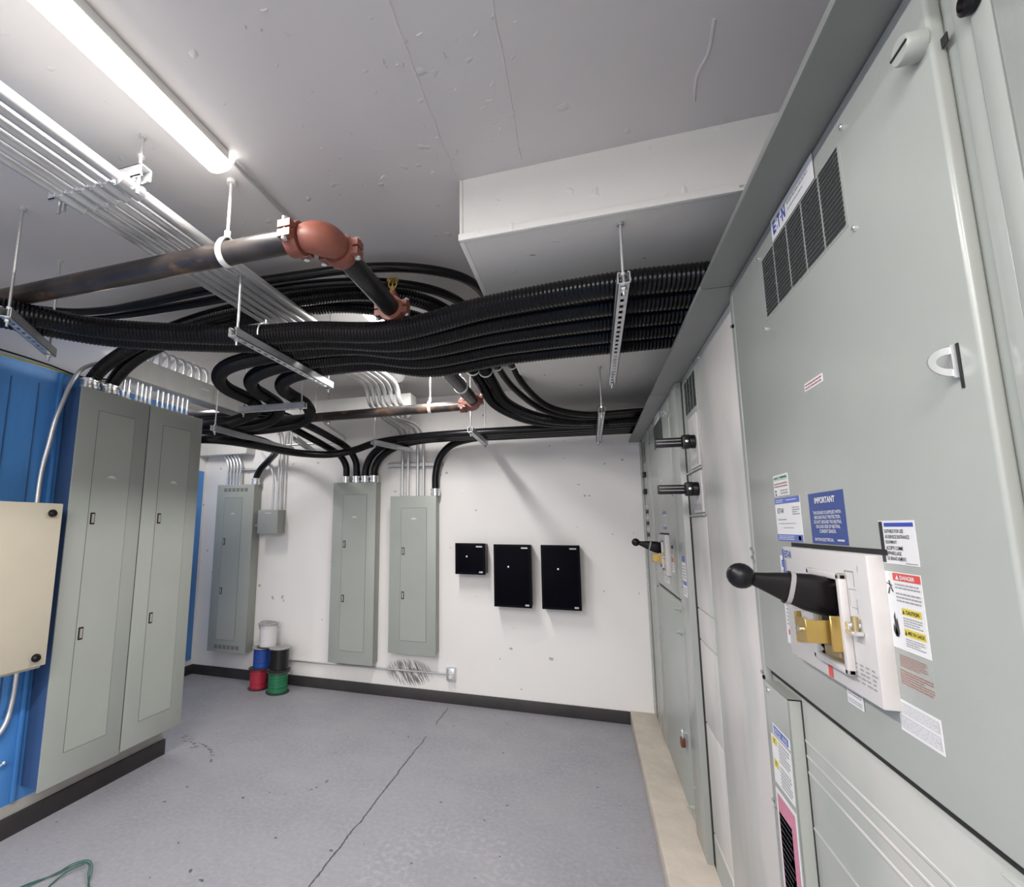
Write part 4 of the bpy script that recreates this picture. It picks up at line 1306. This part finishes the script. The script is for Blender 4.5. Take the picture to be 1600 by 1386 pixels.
# junction box and its conduits
t = thing('junction_box', (-3.245, 4.47, 1.523), 'small grey junction box on the back wall between vented panel and tallest panel', 'junction box')
MB().box(-3.365, 4.405, 1.523, -3.122, 4.539, 1.77, GREYD, .003).build('back_box', t)
b = MB().box(-3.367, 4.398, 1.521, -3.12, 4.406, 1.772, GREYL, .002)
fc = Face((-3.367, 4.398, 1.772), (1, 0, 0), (0, -1, 0))
rect(b, fc, .085, .03, .165, .038, PAPER, .0006)
b.build('cover', t)
b = MB().cyl((-3.44, 4.47, 1.6), (-3.364, 4.47, 1.6), .017, GALV, 12)
b.cyl((-3.425, 4.47, 1.6), (-3.4, 4.47, 1.6), .024, ZINC, 8)
b.build('side_nipple', t)
for x, tp, lb in ((-3.245, [(-3.245, 4.47, 1.77), (-3.24, 4.47, 1.95), (-3.245, 4.47, 2.1), (-3.28, 4.47, 2.22), (-3.34, 4.46, 2.31), (-3.4, 4.44, 2.4)], 'bent grey conduit rising from the small junction box'),
                  (-3.183, [(-3.183, 4.47, 1.77), (-3.183, 4.47, 2.1), (-3.183, 4.47, 2.45), (-3.183, 4.44, 2.6), (-3.183, 4.3, 2.68)], 'straight grey conduit rising from the small junction box, left of two'),
                  (-3.147, [(-3.147, 4.47, 1.77), (-3.147, 4.47, 2.1), (-3.147, 4.47, 2.45), (-3.147, 4.44, 2.6), (-3.147, 4.3, 2.68)], 'straight grey conduit rising from the small junction box, right of two')):
    tag(MB().tube(tp, .0115, EMT, 12).build('conduit'), lb, 'conduit')
b = MB().tube([(-3.05, 4.4, 2.46), (-2.7, 4.4, 2.462), (-2.42, 4.4, 2.465), (-2.35, 4.38, 2.475), (-2.33, 4.32, 2.5), (-2.36, 4.22, 2.54), (-2.4, 4.05, 2.6), (-2.4, 4.0, 2.65)], .015, EMT, 12)
tag(b.build('hooked_conduit'), 'grey conduit with a hooked end running under the pale suspended wireway', 'conduit')

# conduit and receptacle low on the back wall
tag(MB().tube([(-3.05, 4.524, .243), (-2.2, 4.524, .247), (-1.3, 4.524, .258)], .0095, EMT, 10, step=.1).build('floor_conduit'), 'thin grey conduit low along the back wall to the outlet', 'conduit')
t = thing('outlet_box', (-1.262, 4.51, .208), 'small metal outlet box low on the back wall right of the scuff', 'outlet')
MB().box(-1.302, 4.49, .208, -1.222, 4.539, .318, GALV, .003).build('box', t)
b = MB().box(-1.298, 4.486, .212, -1.226, 4.491, .314, ZINC, .003)
for z in (.245, .285):
    b.lathe((-1.262, 4.486, z), (0, -1, 0), [(.017, 0), (.016, .002), (0, .0022)], WHITEM, 16)
    for dx in (-.006, .006):
        b.box(-1.262 + dx - .001, 4.483, z - .005, -1.262 + dx + .001, 4.4845, z + .006, INK)
b.build('cover_plate', t)

# ------------------------------------------------------------------ three black boxes
for nm, x0, x1, z0, z1, lb, kx, kz in (('a', -1.19, -.908, 1.172, 1.452, 'small square black wall box, leftmost of three', -1.08, 1.332),
                                      ('b', -.832, -.5, .902, 1.446, 'tall black wall box in the middle of the three', -.7, 1.25),
                                      ('c', -.414, -.086, .902, 1.446, 'tall black wall box on the right of the three', -.27, 1.242)):
    t = thing('wall_box', ((x0 + x1) / 2, 4.47, z0), lb, 'wall box', 'black boxes on the back wall')
    MB().box(x0 + .006, 4.406, z0 + .006, x1 - .006, 4.539, z1 - .006, BLACK, .003).build('back_box', t)
    d = MB().box(x0, 4.398, z0, x1, 4.407, z1, ENCL, .003)
    fc = Face((x0, 4.398, z1), (1, 0, 0), (0, -1, 0))
    W_, H_ = x1 - x0, z1 - z0
    for a in ((.012, .012, W_ - .012, .014), (.012, H_ - .014, W_ - .012, H_ - .012), (.012, .012, .014, H_ - .012), (W_ - .014, .012, W_ - .012, H_ - .012)):
        rect(d, fc, *a, SEAM, .0006)
    d = d.build('door', t)
    k = MB().lathe((kx, 4.398, kz), (0, -1, 0), [(.009, 0), (.009, .004), (.005, .006), (0, .006)], ZINC, 12)
    k.build('key_latch', d)
    k = MB()
    rect(k, fc, W_ - .085, .024, W_ - .028, .036, PAPER if nm != 'c' else PAPERG, .001, .0018)
    rect(k, fc, W_ - .058, H_ - .03, W_ - .024, H_ - .016, PAPERG, .001, .0018)
    k.build('nameplates', d)

# ------------------------------------------------------------------ sprinkler pipe
ZP = 2.60
ZP2 = 2.51                    # the far run sits a little lower
PR = .0425
t = thing('sprinkler_pipe', (-.83, 1.36, ZP), 'rusty black sprinkler pipe with orange couplings crossing under the ceiling', 'pipe')
MB().cyl((-4.2, 1.375, ZP), (-.93, 1.36, ZP), PR, PIPE, 24).build('pipe_run', t)
MB().cyl((-.83, 1.46, ZP), (-.772, 3.39, ZP2 + .004), PR, DKPIPE, 24).build('pipe_run', t)
MB().cyl((-.86, 3.475, ZP2), (-4.2, 3.58, ZP2), PR * .9, PIPE, 20).build('pipe_run', t)


def elbow(c, a, b_, r, name='elbow'):
    """bulging quarter bend from direction a to direction b_ about corner c"""
    c, a, b_ = Vector(c), Vector(a), Vector(b_)
    R_ = .085
    ctr = c + (a + b_) * R_
    pts = []
    for i in range(13):
        th = math.pi / 2 * i / 12
        pts.append(ctr - b_ * (math.cos(th) * R_) - a * (math.sin(th) * R_))
    mb = MB()
    P = pts
    V, F = [], []
    n = 20
    up = Vector((0, 0, 1))
    for k, p in enumerate(P):
        tn = (P[min(k + 1, 12)] - P[max(k - 1, 0)]).normalized()
        s = tn.cross(up)
        rr = r * (1.12 + .24 * math.sin(math.pi * k / 12))
        for i in range(n):
            q = 2 * math.pi * i / n
            V.append(p + s * (math.cos(q) * rr) + up * (math.sin(q) * rr))
    for k in range(12):
        for i in range(n):
            F.append((k * n + i, k * n + (i + 1) % n, (k + 1) * n + (i + 1) % n, (k + 1) * n + i))
    mb.add(V, F, ORANGE, True)
    mb.add(V[:n], [tuple(range(n))], ORANGE)
    mb.add(V[-n:], [tuple(range(n))], ORANGE)
    return mb.build(name, t)


def coupling(c, ax, r, rot=0.0, name='coupling'):
    """two-piece grooved coupling with bolt ears"""
    c, d = Vector(c), Vector(ax).normalized()
    mb = MB().lathe(c - d * .026, d, [(r * 1.02, 0), (r * 1.36, .002), (r * 1.42, .008), (r * 1.42, .044), (r * 1.36, .05), (r * 1.02, .052)], ORANGE, 28)
    s = d.cross(Vector((0, 0, 1))).normalized()
    u = s.cross(d)
    s, u = s * math.cos(rot) + u * math.sin(rot), u * math.cos(rot) - s * math.sin(rot)
    for sg in (-1, 1):
        for z0, z1 in ((.004, .03), (-.03, -.004)):
            q = [c + d * a + s * (sg * b_) + u * e for a in (-.024, .024) for b_ in (r * 1.2, r * 1.85) for e in (z0, z1)]
            mb.add(q, [(0, 1, 3, 2), (4, 6, 7, 5), (0, 4, 5, 1), (2, 3, 7, 6), (0, 2, 6, 4), (1, 5, 7, 3)], ORANGE)
    o = mb.build(name, t)
    bl = MB()
    for sg in (-1, 1):
        q = c + s * (sg * r * 1.62)
        bl.cyl(q - u * .042, q + u * .036, .006, ZINC, 10)
        bl.cyl(q + u * .03, q + u * .04, .012, ZINC, 10)
        bl.cyl(q - u * .04, q - u * .031, .011, ZINC, 6)
    bl.build('coupling_bolts', o)
    return o


elbow((-.83, 1.36, ZP), (-1, 0, 0), (0, 1, 0), PR)
coupling((-.945, 1.361, ZP), (1, 0, 0), PR)
coupling((-.831, 1.475, ZP), (0, 1, 0), PR)
coupling((-.816, 1.93, ZP - .022), (0, 1, 0), PR, .0, 'mechanical_tee')
elbow((-.77, 3.47, ZP2), (0, -1, 0), (-1, 0, 0), PR * .9)
coupling((-.773, 3.37, ZP2 + .005), (0, 1, 0), PR * .92)
coupling((-.87, 3.473, ZP2), (1, 0, 0), PR * .92)
b = MB().cyl((-.816, 1.93, ZP - .022 + .04), (-.816, 1.93, ZP - .022 + .085), .022, ORANGE, 16, .018)
b.build('tee_outlet', t)
b = MB().cyl((-.816, 1.93, ZP - .022 + .085), (-.816, 1.93, ZP - .022 + .11), .012, BRASS, 8)
for sg in (-1, 1):
    b.tube([(-.816 + sg * .012, 1.93, ZP + .083), (-.816 + sg * .02, 1.93, ZP + .1), (-.816 + sg * .014, 1.93, ZP + .118), (-.816, 1.93, ZP - .022 + .152)], .003, BRASS, 8, step=.006)
b.cyl((-.816, 1.93, ZP - .022 + .11), (-.816, 1.93, ZP - .022 + .145), .0035, BRASS, 8)
b.lathe((-.816, 1.93, ZP - .022 + .152), (0, 0, -1), [(0, 0), (.012, .0), (.026, .006), (.027, .012), (.022, .008), (0, .003)], BRASS, 18)
b.build('sprinkler_head', t)


def clevis(x, y, z, r, ax, label):
    t_ = thing('clevis_hanger', (x, y, z), label, 'pipe hanger', 'white pipe hangers')
    ax = Vector(ax)
    s = ax.cross(Vector((0, 0, 1)))
    mb = MB()
    V, F = [], []
    n = 28
    for k in range(n):
        a = 2 * math.pi * k / n + math.pi / 2
        for rr in (r * 1.03, r * 1.03 + .004):
            for o_ in (-.012, .012):
                zz = math.sin(a) * rr * (1.0 if math.sin(a) < .3 else 1.0 + (math.sin(a) - .3) * .55)
                V.append(Vector((x, y, z)) + s * (math.cos(a) * rr) + ax * o_ + Vector((0, 0, zz)))
    for k in range(n):
        a, b_ = k * 4, ((k + 1) % n) * 4
        F += [(a, a + 1, b_ + 1, b_), (a + 2, b_ + 2, b_ + 3, a + 3), (a, b_, b_ + 2, a + 2), (a + 1, a + 3, b_ + 3, b_ + 1)]
    mb.add(V, F, WHITEM, True)
    mb.build('band', t_)
    zt = z + r * 1.4
    MB().cyl((x, y, zt), (x, y, ZC), .006, WHITEM, 10).build('rod', t_)
    m2 = MB().cyl((x, y, zt + .0), (x, y, zt + .03), .012, WHITEM, 8)
    m2.cyl((x, y, ZC - .015), (x, y, ZC), .017, WHITEM, 12)
    m2.build('rod_nuts', t_)


clevis(-1.245, 1.362, ZP, PR, (1, 0, 0), 'white ring hanger on the near rusty pipe below the long tube light')
clevis(-1.14, 3.484, ZP2, PR * .9, (1, 0, 0), 'white ring hanger on the far rusty pipe near the back wall')
clevis(-.783, 3.05, 2.53, PR, (0, 1, 0), 'white ring hanger on the black pipe beside the four curving cables')

# ------------------------------------------------------------------ wire spools in the corner
def spool(label, x, y, z, r, h, col, top=FLANGE, bail=False, lean=0):
    t_ = thing('wire_spool', (x, y, z), label, 'wire spool', 'wire spools')
    b_ = MB().lathe((x, y, z), (0, 0, 1), [(0, 0), (r * .98, 0), (r, .003), (r, .008), (r * .5, .01), (0, .01)], FLANGE, 28)
    b_.build('flange', t_)
    b_ = MB().lathe((x, y, z), (0, 0, 1), [(r * .3, h - .01), (r * .5, h - .012), (r, h - .008), (r, h - .003), (r * .97, h), (r * .8, h), (r * .78, h - .003), (r * .3, h - .003), (r * .28, h - .008), (0, h - .008)], top, 28)
    b_.build('flange', t_)
    prof = []
    n = 16
    for i in range(n + 1):
        k = i / n
        prof.append((r * (.84 if i % 2 else .815), .01 + (h - .022) * k))
    MB().lathe((x, y, z), (0, 0, 1), prof, WINDC[col], 28).build('wire_winding', t_)
    if bail:
        b_ = MB().tube([(x - r * .95, y, z + h - .09), (x - r * 1.05, y - .01, z + h - .03), (x - r * .8, y - .01, z + h + .01), (x, y, z + h + .02), (x + r * .8, y + .01, z + h + .005), (x + r * 1.05, y + .01, z + h - .05)], .004, FLANGEL, 8)
        b_.build('wire_tail', t_)
    return t_


spool('red wire spool on the floor, at the bottom left of the stack', -3.215, 4.345, 0, .098, .2, 'red')
spool('green wire spool on the floor, at the bottom right of the stack', -2.962, 4.31, 0, .112, .2, 'green')
spool('blue wire spool standing on the red one', -3.185, 4.345, .2, .1, .2, 'blue', FLANGEL)
spool('black wire spool standing on the green one', -2.972, 4.335, .2, .108, .215, 'black', FLANGEL)
spool('white wire spool on top of the blue one', -3.135, 4.36, .401, .102, .23, 'white', FLANGEL, True)

# loose green wire on the floor
b = MB()
for k, dx in enumerate((0, .012, -.01)):
    pts = [(-2.5 + dx, 1.6, .006), (-2.46 + dx, 1.76, .007), (-2.41, 1.85 + dx, .01), (-2.375 - dx, 1.905 + dx * .5, .02), (-2.33, 1.925 + dx, .03), (-2.285 + dx, 1.915, .03), (-2.245 + dx, 1.88, .02), (-2.21 - dx, 1.85 + dx, .012), (-2.16 + dx, 1.80, .008), (-2.2 + dx * 4, 1.68, .006), (-2.28 + dx * 5, 1.6, .006)]
    b.tube(pts, .0022, TEALW, 8)
b.tube([(-2.36, 1.78, .006), (-2.37, 1.83, .01), (-2.355, 1.88, .02), (-2.32, 1.91, .03)], .003, TEALW, 8)
tag(b.build('loose_wire'), 'loop of loose dark green wire lying on the floor near the camera', 'wire')
